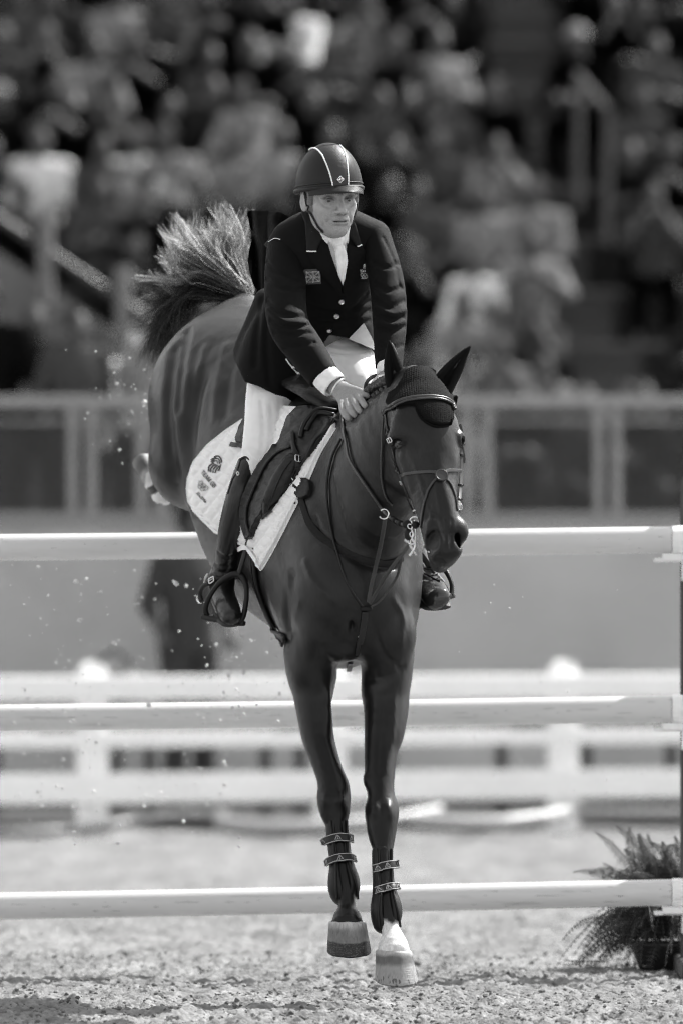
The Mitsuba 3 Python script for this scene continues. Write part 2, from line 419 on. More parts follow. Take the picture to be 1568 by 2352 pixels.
add('rubber_track', box((-40, 20.1, -.1), (40, WY-.101, .05)), 'dark_steel', kind='structure', label='dark strip of ground along the foot of the arena wall')  # dark slab laid over the sand in front of the wall
# ------------------------------------------------------------------ white arena fence, cables
FY = 19.2
fence = thing('arena_fence', 'white three rail arena fence with round topped posts in front of the grey wall', 'fence')
def post_mesh(w, h):
    pr = sg.Polygon([(-w/2, -0.2), (w/2, -0.2), (w/2, h-w*.55)]+[(w/2*math.cos(t), h-w*.55+w*.55*math.sin(t)) for t in np.linspace(0.1, math.pi-.1, 14)]+[(-w/2, h-w*.55)])
    m = trimesh.creation.extrude_polygon(pr, w*.8, engine='earcut')
    v = np.array(m.vertices); return np.c_[v[:, 0], v[:, 2], v[:, 1]], np.array(m.faces)[:, ::-1]
fdx = P(1303, 1700, FY)[0]-P(222, 1700, FY-1.1)[0]
fx0, fy0 = P(222, 1700, FY-1.1)[0], FY-1.1
fsl = 1.1/(fdx)
fdir = unit([1, fsl, 0])
pv, pf = post_mesh(0.135, 0.92)
fa = math.atan(fsl); RZ = np.array([[math.cos(fa), math.sin(fa), 0], [-math.sin(fa), math.cos(fa), 0], [0, 0, 1]])
for n in range(-6, 8):
    x = fx0+fdx*.5*n
    add('post', (pv @ RZ+[x, fy0+(x-fx0)*fsl, 0], pf), 'fence_white', fence, smooth=30)
for z0, z1, d in ((0.72, 0.845, 0), (0.475, 0.56, .035), (0.185, 0.345, 0)):
    m = bevel_box((22, 0.045, z1-z0), 0.01)
    add('rail', (m[0] @ RZ+[fx0, fy0-.03+d, (z0+z1)/2], m[1]), 'fence_white', fence, smooth=30)
low = thing('low_barrier', 'low barrier of short dark steel posts between the white fence and the grey wall', 'barrier')
for u in (-10, 268, 345, 610, 690, 895, 1150, 1290, 1345, 1540, 1618):
    x = X_at(u, 21.4)
    add('post', bevel_box((.07, .05, .62), .008, (x, 21.4, .31)), 'dark_steel', low, smooth=30)
add('rail', bevel_box((24, .05, .10), .01, (0, 21.44, .56)), 'dark_steel', low, smooth=30)
def cable(uvy, r, mat, label, n=1):
    pts = smooth_line([P(*q) for q in uvy], 8)
    add('cable', tube(pts, r, 8), mat, label=label, cat='cable', group='cables lying along the fence')
for k, (d, m) in enumerate(((0, 'cable_grey'), (7, 'cable_grey'), (14, 'cable_dark'), (-6, 'cable_grey'))):
    cable([(500, 1888+d, FY-1.0), (620, 1900+d, FY-1.3), (760, 1896+d*.8, FY-1.3), (900, 1882+d*.6, FY-1.1), (1010, 1862+d*.5, FY-.8)][::1], .024, m, f'{["pale", "grey", "black", "thin pale"][k]} cable sagging along the foot of the white fence, left of the middle post')
    cable([(790, 1862+d, FY-.6), (950, 1885+d*.8, FY-1.1), (1110, 1890+d*.7, FY-1.1), (1220, 1880+d*.6, FY-.9), (1300, 1866+d*.5, FY-.6)], .024, m, f'{["pale", "grey", "black", "thin pale"][k]} cable sagging along the foot of the white fence, left of the right post')
for k, (a, b) in enumerate(((1890, 1884), (1900, 1893))):
    cable([(-200, a+26, FY-1.6), (60, a+18, FY-1.5), (200, a+8, FY-1.3), (380, b-10, FY-1.0), (520, b-16, FY-.8)], .015, ('cable_grey', 'cable_dark')[k], f'{("pale", "black")[k]} cable on the sand round the foot of the left white post')
    cable([(1320, a-32, FY-.4), (1450, a-26, FY-.5), (1700, a-30, FY-.5)], .015, ('cable_grey', 'cable_dark')[k], f'{("pale", "black")[k]} cable on the sand right of the right white post')
bg = Field(axis(-.32, .32, .02), axis(-.2, .2, .02), axis(-.06, .3, .02))
bg.ell((0, 0, .06), (.19, .12, .10), k=.03); bg.ell((-.09, 0, .12), (.1, .09, .08), k=.04); bg.chain([(-.1, 0, .18), (0, 0, .25), (.1, 0, .16)], .015, .012, k=.01)
v, f = bg.mesh()
add('bag', (v+P(262, 1590, FY-.7)-[0, 0, .03], f), 'blackthing', smooth=True, label='black bag perched behind the top rail beside the left white fence post', cat='bag')

# ------------------------------------------------------------------ grandstand
SY, SZ, RUN, RISE = 37.6, 1.45, 0.85, 0.45
stand = thing('grandstand', 'tall dark terraced grandstand full of spectators', 'grandstand')
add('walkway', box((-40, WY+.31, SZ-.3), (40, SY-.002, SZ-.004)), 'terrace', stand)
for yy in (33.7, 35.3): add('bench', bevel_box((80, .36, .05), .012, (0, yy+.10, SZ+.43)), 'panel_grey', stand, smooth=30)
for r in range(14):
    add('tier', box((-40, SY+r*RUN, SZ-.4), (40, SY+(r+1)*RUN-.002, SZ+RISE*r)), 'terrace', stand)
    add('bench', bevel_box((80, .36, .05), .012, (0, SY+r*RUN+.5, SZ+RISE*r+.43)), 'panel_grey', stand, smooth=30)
# aisle stairs on the right, its rails, and the stair side on the left
def row_v(r): return project_(np.array([0, SY+r*RUN+.4, SZ+RISE*r+.8]))[1]
def project_(p):
    q = np.asarray(p)-CAM; w = q @ FWD
    return 784+(q @ RGT)/w/PX, 1176-(q @ UPV)/w/PX
def aisle_x(r): return X_at(1195+np.clip(row_v(r)-200, 0, 460)*.52, SY+r*RUN+.4)
st = thing('aisle_steps', 'pale concrete aisle steps climbing through the right of the grandstand', 'steps')
for r in range(1, 12):
    x = aisle_x(r)
    add('step', box((x-.26, SY+r*RUN-.30, SZ+RISE*(r-1)+.003), (x+.26, SY+r*RUN-.004, SZ+RISE*r-.2)), 'step_conc', st)
    add('landing', box((x-.28, SY+r*RUN-.003, SZ+RISE*(r-1)+.01), (x+.28, SY+(r+1)*RUN-.35, SZ+RISE*r+.02)), 'step_conc', st)
hr = thing('aisle_handrail', 'pale tubular handrail with two posts beside the aisle steps', 'handrail')
for u, v0, v1, y in ((1325, 170, 480, 40.5), (1392, 250, 560, 40.0)):
    add('post', tube(np.array([P(u, v1, y), P(u+4, v0, y)]), .032, 10), 'panel_grey', hr, smooth=30)
add('top_bar', tube(np.array([P(1325, 172, 40.5), P(1392, 250, 40.0)]), .03, 10), 'panel_grey', hr, smooth=30)
sd = thing('stair_side', 'grey sloping side of a stair with a handrail at the left end of the grandstand', 'stair')
a = [P(-160, 470, 25.45), P(400, 850, 25.45), P(400, 1180, 25.45), P(-160, 1180, 25.45)]
pv = np.array([q+[0, 0, 0] for q in a]+[q+[0, .12, 0] for q in a])
add('panel', trimesh.convex.convex_hull(pv), 'stair_grey', sd)
add('handrail', tube(np.array([P(-160, 395, 25.3), P(400, 770, 25.3)]), .03, 10), 'dark_steel', sd, smooth=30)
for u, v0, v1 in ((106, 480, 700), (283, 610, 900)):
    add('post', tube(np.array([P(u, v1, 25.3), P(u, v0, 25.3)]), .05, 10), 'stair_grey', sd, smooth=30)

# ------------------------------------------------------------------ the jump: three poles, standards, cups
JY = 1.75
def jump_pole(v0, v1, ly, label):
    """v0, v1: middle of the pole at u = 0 and u = 1540 of the sketch."""
    a, b = P(0, v0, JY), P(1540, v1, JY)
    d = (b-a)/(b[0]-a[0]); r = 0.0432
    k = thing('jump_pole', label, 'pole', 'poles of the jump')
    L0, L1 = a-d*1.3, b
    n = 60
    pts = L0+(L1-L0)*np.linspace(0, 1, n)[:, None]
    pts[:, 2] -= 0.004*np.sin(np.linspace(0, np.pi, n))
    add('shaft', tube(pts, r, 40), 'pole_paint', k, smooth=40)
    e = L1
    add('end_cap', tube(np.array([e+d*.0015, e+d*.004, e+d*.03, e+d*.055, e+d*.062, e+d*.066]), [r*.98, r*1.07, r*1.07, r*1.04, r*.9, r*.4], 32, up=(0, 0, 1)), 'cup_white', k, smooth=30)
    return e, d
ends = [jump_pole(1255, 1239.5, 0, 'topmost white pole of the jump, passing behind the rider\'s boot'),
        jump_pole(1646.5, 1628.5, 0, 'middle white pole of the jump, behind the forearms of the horse'),
        jump_pole(2079, 2050, 0, 'lowest white pole of the jump, just above the sand')]
def standard(x, side, label):
    SYJ = JY+.095
    k = thing('jump_standard', label, 'jump standard', 'standards of the jump')
    w = .075
    hs = np.arange(.3, 1.8, .05)
    pr = sg.box(-w/2, 0, w/2, 1.62)
    for h in np.arange(.25, 1.58, .052): pr = pr.difference(sg.Point(0, h).buffer(.011, 6))
    m = trimesh.creation.extrude_polygon(pr, .004, engine='earcut'); vv = np.array(m.vertices)
    for dy in (-.036, .034):
        add('holed_face', (np.c_[vv[:, 0]+x, vv[:, 2]+SYJ+dy, vv[:, 1]], np.array(m.faces)[:, ::-1]), 'dark_steel', k)
    for dx in (-.036, .0325):
        add('side_plate', box((x+dx, SYJ-.0315, 0), (x+dx+.0035, SYJ+.0335, 1.615)), 'dark_steel', k)
    add('foot', bevel_box((.1, .75, .06), .01, (x, SYJ, .03)), 'dark_steel', k, smooth=30)
    add('wing_foot', bevel_box((.55, .09, .06), .01, (x+side*.33, SYJ, .0302)), 'dark_steel', k, smooth=30)
    ms = [bevel_box((.035, .035, 1.3), .006, (x+side*.6, SYJ, .65)), ]
    for h in (.2, .5, .8, 1.1): add('wing_rail', bevel_box((.54, .03, .07), .008, (x+side*.312, SYJ, h)), 'dark_steel', k, smooth=30)
    add('wing_post', ms[0], 'dark_steel', k, smooth=30)
sx = ends[0][0][0]+.072
standard(sx, 1, 'dark steel jump standard with a column of holes at the right end of the poles')
for (e, d), nm in zip(ends, ('topmost', 'middle', 'lowest')):
    c = thing('jump_cup', f'white cup that carries the right end of the {nm} pole', 'jump cup', 'cups of the jump')
    prof = [(-.045, -.0455), (-.03, -.052), (0, -.054), (.03, -.052), (.045, -.0455), (.05, -.046), (.05, -.066), (.03, -.073), (-.03, -.073), (-.05, -.066), (-.05, -.046)]
    pm = trimesh.creation.extrude_polygon(sg.Polygon([(y, z) for y, z in prof]), .078, engine='earcut'); vv = np.array(pm.vertices)
    x0 = e[0]-.028
    add('tray', (np.c_[vv[:, 2]+x0, vv[:, 0]+JY, vv[:, 1]+e[2]], np.array(pm.faces)), 'cup_white', c, smooth=30)
    add('lip', bevel_box((.03, .085, .014), .005, (x0-.014, JY-.002, e[2]-.0665)), 'cup_white', c, smooth=30)
    add('bracket', bevel_box((.03, .10, .075), .006, (e[0]+.05, JY+.012, e[2]-.098)), 'cup_white', c, smooth=30)
lx = P(0, 1255, JY)[0]-1.38
standard(lx, -1, 'dark steel jump standard at the far left end of the poles')
# ------------------------------------------------------------------ the horse: one body
def project(p):
    q = np.asarray(p)-CAM; w = q @ FWD
    return 784+(q @ RGT)/w/PX, 1176-(q @ UPV)/w/PX
def M(px, y=0): return px*mpp(y)
hx = axis(-.64, .42, .010, [(.11, .40, .0044)])
hy = axis(-.86, 1.98, .012, [(-.84, -.42, .005)])
hz = axis(.16, 2.30, .0105, [(1.30, 1.60, .0046)])
H = Field(hx, hy, hz)
def nodes(L):
    pts = np.array([P(a[0], a[1], a[2]) for a in L])
    return pts, np.array([M(a[3], a[2]) for a in L]), np.array([M(a[4], a[2]) if a[4] > 1.5 else a[4] for a in L])
# barrel and quarters: rings across the body's own long axis
pts, ra, rb = nodes([(806, 1372, -.12, 138, 150), (797, 1285, .06, 156, 268), (743, 1205, .36, 194, 284), (690, 1142, .72, 243, 286),
                     (622, 985, 1.02, 226, 250), (565, 905, 1.24, 214, 206), (548, 925, 1.40, 190, 180)])
H.chain(pts, ra, rb, side=(1, .25, 0), k=.06, sub=9)
H.ell(P(735, 1010, .32), (.10, .30, .13), k=.10)                                   # withers
H.ell(P(455, 985, 1.16), (M(103, 1.16), .27, .225), k=.09)                         # right thigh
H.ell(P(430, 1075, 1.05), (M(82, 1.05), .16, .115), k=.08)                         # stifle
H.ell(P(640, 1010, 1.20), (M(100, 1.2), .26, .22), k=.09)
H.chain([P(558, 735, 1.30), P(562, 712, 1.42), P(556, 690, 1.53)], [.075, .055, .04], [.07, .05, .04], k=.06)   # dock
def hind(o, hoof_at):
    pts, ra, rb = nodes([(440+o, 1040, 1.10, 70, .12), (452+o, 1040, 1.38, 48, .07), (455+o, 1010, 1.60, 36, .05), (430+o, 1060, 1.66, 26, .032), (402+o, 1105, 1.68, 23, .03), (376+o, 1137, 1.68, 25, .034), (362+o, 1118, 1.71, 21, .03), (350+o, 1100, 1.73, 26, .034)])
    H.chain(pts, ra, rb, k=.035, sub=3)
hind(0, None); hind(185, None)
# shoulders, chest
H.ell(P(712, 1330, .02), (M(66), .20, .26), np.array([[.94, .34, 0], [-.34, .94, 0], [0, 0, 1]]), k=.07)
H.ell(P(900, 1345, .00), (M(50), .16, .25), np.array([[.94, -.34, 0], [.34, .94, 0], [0, 0, 1]]), k=.07)
H.ell(P(748, 1448, -.15), (M(66), .10, .098), k=.022)                              # breast muscles
H.ell(P(884, 1455, -.15), (M(72), .10, .110), k=.022)
H.ell(P(790, 1490, -.17), (M(30), .06, .042), k=.018)
H.ell(P(713, 1530, -.06), (M(56), .13, .10), k=.05)
H.ell(P(893, 1545, -.08), (M(46), .12, .10), k=.05)
# neck
pts, ra, rb = nodes([(800, 1150, .22, 112, .31), (845, 1128, -.10, 108, .262), (886, 1042, -.30, 86, .195), (930, 950, -.42, 64, .115)])
H.chain(pts, ra, rb, side=(1, .3, 0), k=.028, sub=4)
# forelegs
legR = [(716, 1500, -.03, 64, .13), (719, 1582, -.06, 48, .115), (718, 1618, -.08, 41, .095), (727, 1684, -.12, 36, .072), (738, 1723, -.15, 34.5, .06), (756, 1775, -.19, 32.5, .05), (766, 1808, -.21, 36.5, .05),
        (766, 1836, -.225, 39, .05), (769, 1866, -.24, 34, .042), (772, 1895, -.25, 23.5, .034), (779, 1945, -.275, 20.5, .030), (786, 1990, -.30, 20.5, .030), (791, 2030, -.32, 26, .038), (793, 2050, -.33, 25, .036), (797, 2078, -.35, 20.5, .028), (797, 2098, -.365, 25, .034), (797, 2120, -.38, 38, .05)]
legL = [(893, 1500, -.05, 58, .13), (884, 1582, -.09, 55, .115), (886, 1618, -.11, 52.5, .095), (882, 1684, -.16, 45.5, .072), (875, 1723, -.185, 39, .06), (871, 1790, -.235, 34, .05), (875, 1832, -.265, 31.5, .045),
        (876, 1860, -.28, 39.5, .05), (876, 1886, -.295, 37, .048), (876, 1912, -.31, 33, .040), (878, 1940, -.325, 26, .034), (879, 1965, -.34, 20.5, .030), (881, 2020, -.365, 20, .029), (886, 2072, -.39, 25, .037), (889, 2095, -.405, 25, .036), (896, 2132, -.425, 20.5, .027), (902, 2160, -.445, 28, .036), (903, 2184, -.46, 38, .05)]
for L in (legR, legL):
    pts, ra, rb = nodes(L)
    H.chain(pts, ra, rb, k=.022, sub=3)
for (u, v, y, w, h, k) in ((706, 1640, -.10, 10, .10, .02), (752, 1660, -.14, 9, .11, .02), (903, 1640, -.14, 14, .10, .02), (752, 1838, -.255, 12, .028, .012), (780, 1838, -.262, 12, .028, .012), (862, 1866, -.315, 12, .030, .012), (890, 1866, -.315, 12, .030, .012), (840, 1790, -.25, 7, .022, .008)):
    H.ell(P(u, v, y), (M(w), .03, h), k=k)
H.chain([P(812, 1395, -.27), P(806, 1480, -.26), P(798, 1545, -.20)], [.004, .005, .004], [.012, .014, .018], k=.018, op='cut')
# head
HS = unit([math.cos(.44), math.sin(.44), 0])
pts, ra, rb = nodes([(946, 893, -.44, 50, .075), (962, 940, -.50, 70, .098), (972, 1000, -.55, 77, .112), (983, 1055, -.59, 70, .106), (991, 1110, -.625, 56, .086), (1001, 1165, -.665, 46.5, .070), (1012, 1225, -.70, 44, .058), (1017, 1268, -.715, 37, .050)])
HAX = unit(pts[-1]-pts[0]); HN = unit(np.cross(HS, HAX)); HN = HN if HN[1] < 0 else -HN
HR = np.array([HS, HN, HAX])
H.chain(pts, ra, rb, side=HS, k=.035, sub=4)
def hp(u, v, y, s=0, n=0): return P(u, v, y)+HS*s+HN*n
H.ell(P(976, 1040, -.50)-HN*.06, (.075, .085, .13), HR, k=.04)                      # jaw
H.ell(P(972, 975, -.60)+HN*.012, (.088, .048, .105), HR, k=.03)                    # flat forehead
for s in (-1, 1): H.ell(P(972, 985, -.60)+HS*.076*s-HN*.004, (.026, .034, .040), HR, k=.03)     # brows
H.ell(P(996, 1130, -.66)+HN*.035, (.024, .034, .15), HR, k=.03)                    # nasal bone
for s in (-1, 1):
    H.chain([P(985, 1050, -.60)+HS*s*.082-HN*.01, P(996, 1115, -.64)+HS*s*.064-HN*.015], [.012, .006], [.014, .008], side=HS, k=.02)
    H.ell(P(1013, 1232, -.705)+HS*s*.040+HN*.035, (.028, .032, .038), HR, k=.022)  # nostril wings
H.ell(P(1023, 1270, -.735)+HN*.022, (.040, .030, .032), HR, k=.022)                # upper lip
H.ell(P(1016, 1286, -.70)-HN*.02, (.030, .030, .028), HR, k=.016)                  # chin
def surf_y(uv):           # depth of the head near a sketch point, by marching the field
    d = dirs([uv])[0]
    from scipy.interpolate import RegularGridInterpolator
    if not hasattr(surf_y, 'f') or surf_y.F is not H.F: surf_y.F, surf_y.f = H.F, RegularGridInterpolator(H.ax, H.F, bounds_error=False, fill_value=1.)
    t = np.linspace(25., 27.2, 1200); q = CAM+d*t[:, None]
    w = surf_y.f(q); i = np.argmax(w < 0)
    return q[i] if w[i] < 0 else None
E1 = surf_y((913, 1015)); nE1 = unit(-HS*.8+HN*.6)
E2 = surf_y((1053, 1015)); E2 = (P(972, 1012, -.60)+HS*.088+HN*.012 if E2 is None else E2); nE2 = unit(HS*.9+HN*.35)
for e, nn in ((E1, nE1), (E2, nE2)):
    tt = unit(np.cross(nn, HAX)); tt = tt if tt @ HN > 0 else -tt
    H.ell(e-HAX*.012-tt*.004, (.030, .022, .022), np.array([tt, nn, HAX]), k=.02)
    H.ell(e+nn*.004, (.021, .013, .0125), np.array([tt, nn, HAX]), k=.008, op='cut')
    H.chain([e+tt*.022+nn*.001, e+tt*.008-HAX*.0135+nn*.006, e-tt*.010-HAX*.013+nn*.004, e-tt*.023+nn*.0], [.0035, .005, .005, .0035], .0045, side=nn, k=.006)
    H.chain([e+tt*.024+HAX*.003, e+tt*.006+HAX*.0125+nn*.003, e-tt*.012+HAX*.010+nn*.002, e-tt*.023], [.003, .0042, .004, .003], .004, side=nn, k=.006)
    H.chain([e+tt*.026-HAX*.02, e+tt*.002-HAX*.030, e-tt*.022-HAX*.024], .002, .004, side=nn, k=.008, op='cut')
q1, q2 = surf_y((997, 1236)), surf_y((1051, 1240))
H.ell(q1-HN*.016, (.0165, .048, .027), HR, k=.007, op='cut')
H.ell(q2-HN*.004, (.010, .026, .024), HR, k=.006, op='cut')
H.chain([q1+HS*.024+HAX*.012+HN*.0, q1+HS*.015-HAX*.028, q1-HS*.012-HAX*.03], .0055, .0055, side=HN, k=.010)
m0 = [surf_y(a) for a in ((962, 1252), (985, 1268), (1005, 1284), (1020, 1290))]
m0 = [a for a in m0 if a is not None]
if len(m0) > 1: H.chain(m0, .0028, .006, side=HN, k=.006, op='cut')
for a, b in (((1022, 1195), (1022, 1262)), ((1036, 1195), (1034, 1258)), ((1012, 1200), (1016, 1225)), ((985, 1165), (972, 1215))):
    m = [surf_y((a[0]+(b[0]-a[0])*t, a[1]+(b[1]-a[1])*t)) for t in np.linspace(0, 1, 5)]
    m = [x for x in m if x is not None]
    if len(m) > 1: H.chain(m, .0022, .0035, side=HS, k=.010, op='cut')
for L, r in ((((452, 880), (436, 960), (430, 1050), (436, 1150)), .020), (((402, 800), (388, 900), (388, 1000), (402, 1090)), .010), (((430, 760), (415, 850), (408, 940)), .008),
             (((668, 1330), (660, 1400), (662, 1470)), .010), (((742, 1490), (770, 1525), (790, 1548)), .005), (((845, 1560), (890, 1555), (925, 1530)), .005),
             (((720, 1190), (735, 1225), (790, 1270), (850, 1300), (905, 1300)), .006)):
    q = [surf_y(a) for a in resample(np.array(L, float), 4)]
    q = [a for a in q if a is not None]
    if len(q) > 2: H.chain(q, r, r*1.4, k=r*3.2, op='cut', sub=1)
for L, r in (((((706, 1590), (722, 1680), (741, 1760), (752, 1800)), .0035)), (((745, 1600), (748, 1680), (760, 1740)), .0035), (((905, 1590), (902, 1680), (886, 1770)), .0045), (((862, 1600), (858, 1690), (858, 1780)), .0035), (((690, 1380), (676, 1440), (684, 1510)), .0045), (((770, 1090), (786, 1170), (820, 1250)), .005),
             (((600, 1330), (628, 1390), (648, 1450)), .004), (((905, 1380), (925, 1420), (920, 1480)), .006), (((700, 1290), (722, 1340), (770, 1380)), .006), (((955, 1085), (978, 1150), (992, 1195)), .003), (((1000, 1110), (1008, 1160), (1014, 1200)), .003), (((935, 1040), (955, 1075), (972, 1120)), .003), (((470, 800), (455, 880), (448, 950)), .007), (((520, 790), (500, 880), (492, 960)), .006), (((860, 1900), (866, 1960)), .003), (((776, 1880), (782, 1950)), .003)):
    q = [surf_y(a) for a in resample(np.array(L, float), 4)]
    q = [a for a in q if a is not None]
    if len(q) > 2: H.chain(q, r, r, k=r*2.2, op='add', sub=1)
for L, r in ((((722, 1600), (734, 1690), (752, 1770)), .003), (((884, 1600), (878, 1690), (872, 1780)), .003), (((640, 1260), (655, 1340), (660, 1420)), .006), (((560, 780), (530, 860), (515, 960)), .006), (((800, 1400), (770, 1440), (745, 1490)), .004), (((850, 1420), (880, 1500), (915, 1530)), .004)):
    q = [surf_y(a) for a in resample(np.array(L, float), 4)]
    q = [a for a in q if a is not None]
    if len(q) > 2: H.chain(q, r, r, k=r*3, op='cut', sub=1)
# ears (inside the bonnet's ears)
EARS = [[(914, 905, -.40, 22, .028), (908, 870, -.42, 23, .024), (902, 830, -.43, 18, .017), (897, 790, -.43, 6, .006)],
        [(1012, 893, -.36, 23, .028), (1030, 862, -.37, 25, .024), (1052, 830, -.375, 17, .016), (1074, 801, -.37, 6, .006)]]
for L in EARS:
    pts, ra, rb = nodes(L); H.chain(pts, ra*.9, rb*.9, k=.015, sub=3)
BV, BF = H.mesh()
def relax(V, F, w, n):
    m = trimesh.Trimesh(V, F, process=False); E = m.edges_unique; V = V.copy(); w = w[:, None]
    import scipy.sparse as sp
    A = sp.coo_matrix((np.ones(2*len(E)), (np.r_[E[:, 0], E[:, 1]], np.r_[E[:, 1], E[:, 0]])), shape=(len(V),)*2).tocsr()
    A = sp.diags(1/np.maximum(np.asarray(A.sum(1)).ravel(), 1)) @ A
    for i in range(n):
        V = V+w*.6*(A @ V-V); V = V-w*.61*(A @ V-V)
    return V
BV = relax(BV, BF, np.clip((BV[:, 1]+.30)/.25, .04, 1), 14)
n0 = trimesh.Trimesh(BV, BF, process=False).vertex_normals
BV = BV+n0*(0.008*(meshkit.fbm(BV*[11, 11, 8], 2, 3)-.5)*(.3+.7*np.clip((BV[:, 2]-.95)/.2, 0, 1))+0.0012*(meshkit.fbm(BV*[50, 50, 38], 2, 4)-.5))[:, None]
# coat: reflectance per vertex
pu_, pv_ = project(BV)
front = BV[:, 1] < .35
alb = np.full(len(BV), .0078)
sm = lambda a, b, x: np.clip((x-a)/(b-a), 0, 1)**2*(3-2*np.clip((x-a)/(b-a), 0, 1))
edge = 10*(meshkit.noise(BV*60, 2)-.5)
zl = BV[:, 2]
dark = sm(1560, 1720, pv_)*front
alb = alb*(1-.85*dark)
sockL = front*(pu_ > 846)*sm(2108, 2122, pv_+1.6*edge+.5*np.abs(pu_-893)*0-12*np.exp(-((pu_-900)/9)**2))
alb = alb*(1-sockL)+.62*sockL
spot = front*(pu_ > 800)*(pu_ < 846)*sm(.2, .8, 1.5*meshkit.fbm(BV*70, 2, 6)-.25)*np.exp(-(((pu_-826)/11)**2+((pv_-2085)/26)**2))
alb = alb+.35*spot
scab = front*np.exp(-(((pu_-872)/15)**2+((pv_-1572)/14)**4))
alb = alb*(1+1.6*scab*(meshkit.noise(BV*160, 8)))
hsock = (BV[:, 1] > 1.5)*sm(1105, 1120, pv_+edge)*(pu_ < 420); hsock2 = (BV[:, 1] > 1.5)*(pu_ < 352)*(pv_ < 1130)
alb = np.where(BV[:, 1] > 1.5, np.maximum(alb*(1-.6*sm(1040, 1100, pv_)), .62*np.maximum(hsock*(np.abs(pv_-1150+.4*(385-pu_)) < 14+edge), hsock2*.9)), alb)
for q_ in (q1, q2): alb = alb*(1-.95*np.exp(-(np.linalg.norm((BV-q_-HN*-.012)/[.022, .03, .031], axis=1))**4))  # shade inside the nostrils painted into the coat tone
alb = np.where((BV[:, 1] > 1.5)*(np.abs(pv_-1122+.5*(pu_-358)) < 11)*(pu_ > 338)*(pu_ < 385), .006, alb)
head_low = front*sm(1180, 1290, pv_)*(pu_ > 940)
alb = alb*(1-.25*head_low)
scene['coat'] = dict(type='twosided', bsdf=dict(type='bumpmap', scale=1.0, arbitrary=mikit.proc(lambda p, n, uv: 0.0005*mikit.fbm(p.x*420+p.z*60, p.y*420, p.z*110, 2), eps=0.0008),
    bsdf=dict(type='principled', roughness=.36, specular=.30, sheen=.4, base_color=mikit.proc(
        lambda p, n, uv: mi.Color3f(uv.x*(.72+.56*mikit.fbm(p.x*260+p.z*30, p.y*260, p.z*55, 2))*(.62+.76*mikit.fbm(p.x*7, p.y*7, p.z*6, 3)))))))
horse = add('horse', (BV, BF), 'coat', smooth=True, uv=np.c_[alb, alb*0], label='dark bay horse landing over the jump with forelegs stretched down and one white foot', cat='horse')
BODY = Surf((BV, BF))
scene['horse_eye'] = dict(type='twosided', bsdf=dict(type='principled', base_color={'type': 'rgb', 'value': [.012]*3}, roughness=.08, specular=.7, clearcoat=1.0))
for e, nn in ((E1, nE1), (E2, nE2)):
    b = trimesh.creation.icosphere(subdivisions=3, radius=.0175)
    add('eye', (np.array(b.vertices)+e-nn*.0105, b.faces), 'horse_eye', horse, smooth=True)
# hooves
def hoof(top, bot, wt, wb, dt, db, y0, y1, tilt=0., n=40):
    """A hoof wall between the coronet (middle top) and the ground edge (middle bot): half widths in the sketch, half depths in metres."""
    rings, prof = [], []
    for t in [-.02, 0, .04, .1, .2, .35, .5, .65, .8, .9, .96, 1.0]:
        c = P(top[0]+(bot[0]-top[0])*t, top[1]+(bot[1]-top[1])*t, y0+(y1-y0)*t)
        w, d = M(wt+(wb-wt)*t**.85), dt+(db-dt)*t
        bulge = 1+.03*math.exp(-((t-.06)/.05)**2)-.05*(t < -.01)
        if t == 1.0: bulge = .985
        a = np.arange(n)*2*np.pi/n
        back = np.where(np.sin(a) > 0, .78, 1.0)
        r = np.stack([np.cos(a)*w*bulge, np.sin(a)*d*bulge*back, (-M(9)*(np.sin(a) < 0)*np.abs(np.sin(a))+M(3)*np.sin(a))*t+tilt*np.cos(a)*w], 1)
        r[:, 2] += .0009*np.sin(a*7+t*9)
        rings.append(c+r); prof.append(np.full(n, t))
    return tubefaces(np.array(rings)), np.concatenate(prof+[[0, 1]])
def hoof_mat(name, f):
    scene[name] = dict(type='twosided', bsdf=dict(type='bumpmap', scale=1.0, arbitrary=mikit.proc(lambda p, n, uv: .0012*mikit.fbm(p.x*50, p.y*50, p.z*330, 3), eps=.0008), bsdf=dict(type='principled', roughness=.5, specular=.4, base_color=mikit.proc(f))))
def hoofR(p, n, uv):
    t = uv.x+.10*(mikit.fbm(p.x*60, p.y*60, p.z*14, 3)-.5)
    base = mikit.mix(mi.Color3f(.36), mi.Color3f(.14), mikit.smoothstep(.02, .3, t))*(.6+.8*mikit.fbm(p.x*240, p.y*240, p.z*40, 2))
    d = mikit.mix(base, mi.Color3f(.028)*(.4+3.2*mikit.smoothstep(.55, .8, mikit.noise(p.x*420, p.y*420, p.z*420))), mikit.smoothstep(.56, .62, t))
    return d
def hoofL(p, n, uv):
    t = uv.x+.10*(mikit.fbm(p.x*50+4, p.y*50, p.z*14, 3)-.5)
    base = mikit.mix(mi.Color3f(.34), mi.Color3f(.10), mikit.smoothstep(.05, .2, t))
    base = mikit.mix(base, mi.Color3f(.25), mikit.smoothstep(.33, .5, t))*(.75+.5*mikit.fbm(p.x*200, p.y*200, p.z*40, 2))
    return mikit.mix(base, mi.Color3f(.05), .8*mikit.smoothstep(.66, .78, t)*mikit.smoothstep(.58, .72, mikit.noise(p.x*210, p.y*210, p.z*60)))
hoof_mat('hoof_dark', hoofR); hoof_mat('hoof_pale', hoofL)
for (a, mat, lab) in (((((797, 2118), (801.5, 2186), 41, 50, .055, .072, -.38, -.40, -.0)), 'hoof_dark', 'hoof with wet dark sand on its lower half'), (((903, 2184), (910.5, 2252), 39.5, 48.5, .053, .070, -.46, -.48, -.02), 'hoof_pale', 'pale hoof below the white pastern')):
    (v, f), t = hoof(*a)
    add('hoof', (v, f), mat, horse, smooth=True, uv=np.c_[t, t*0], label=lab)
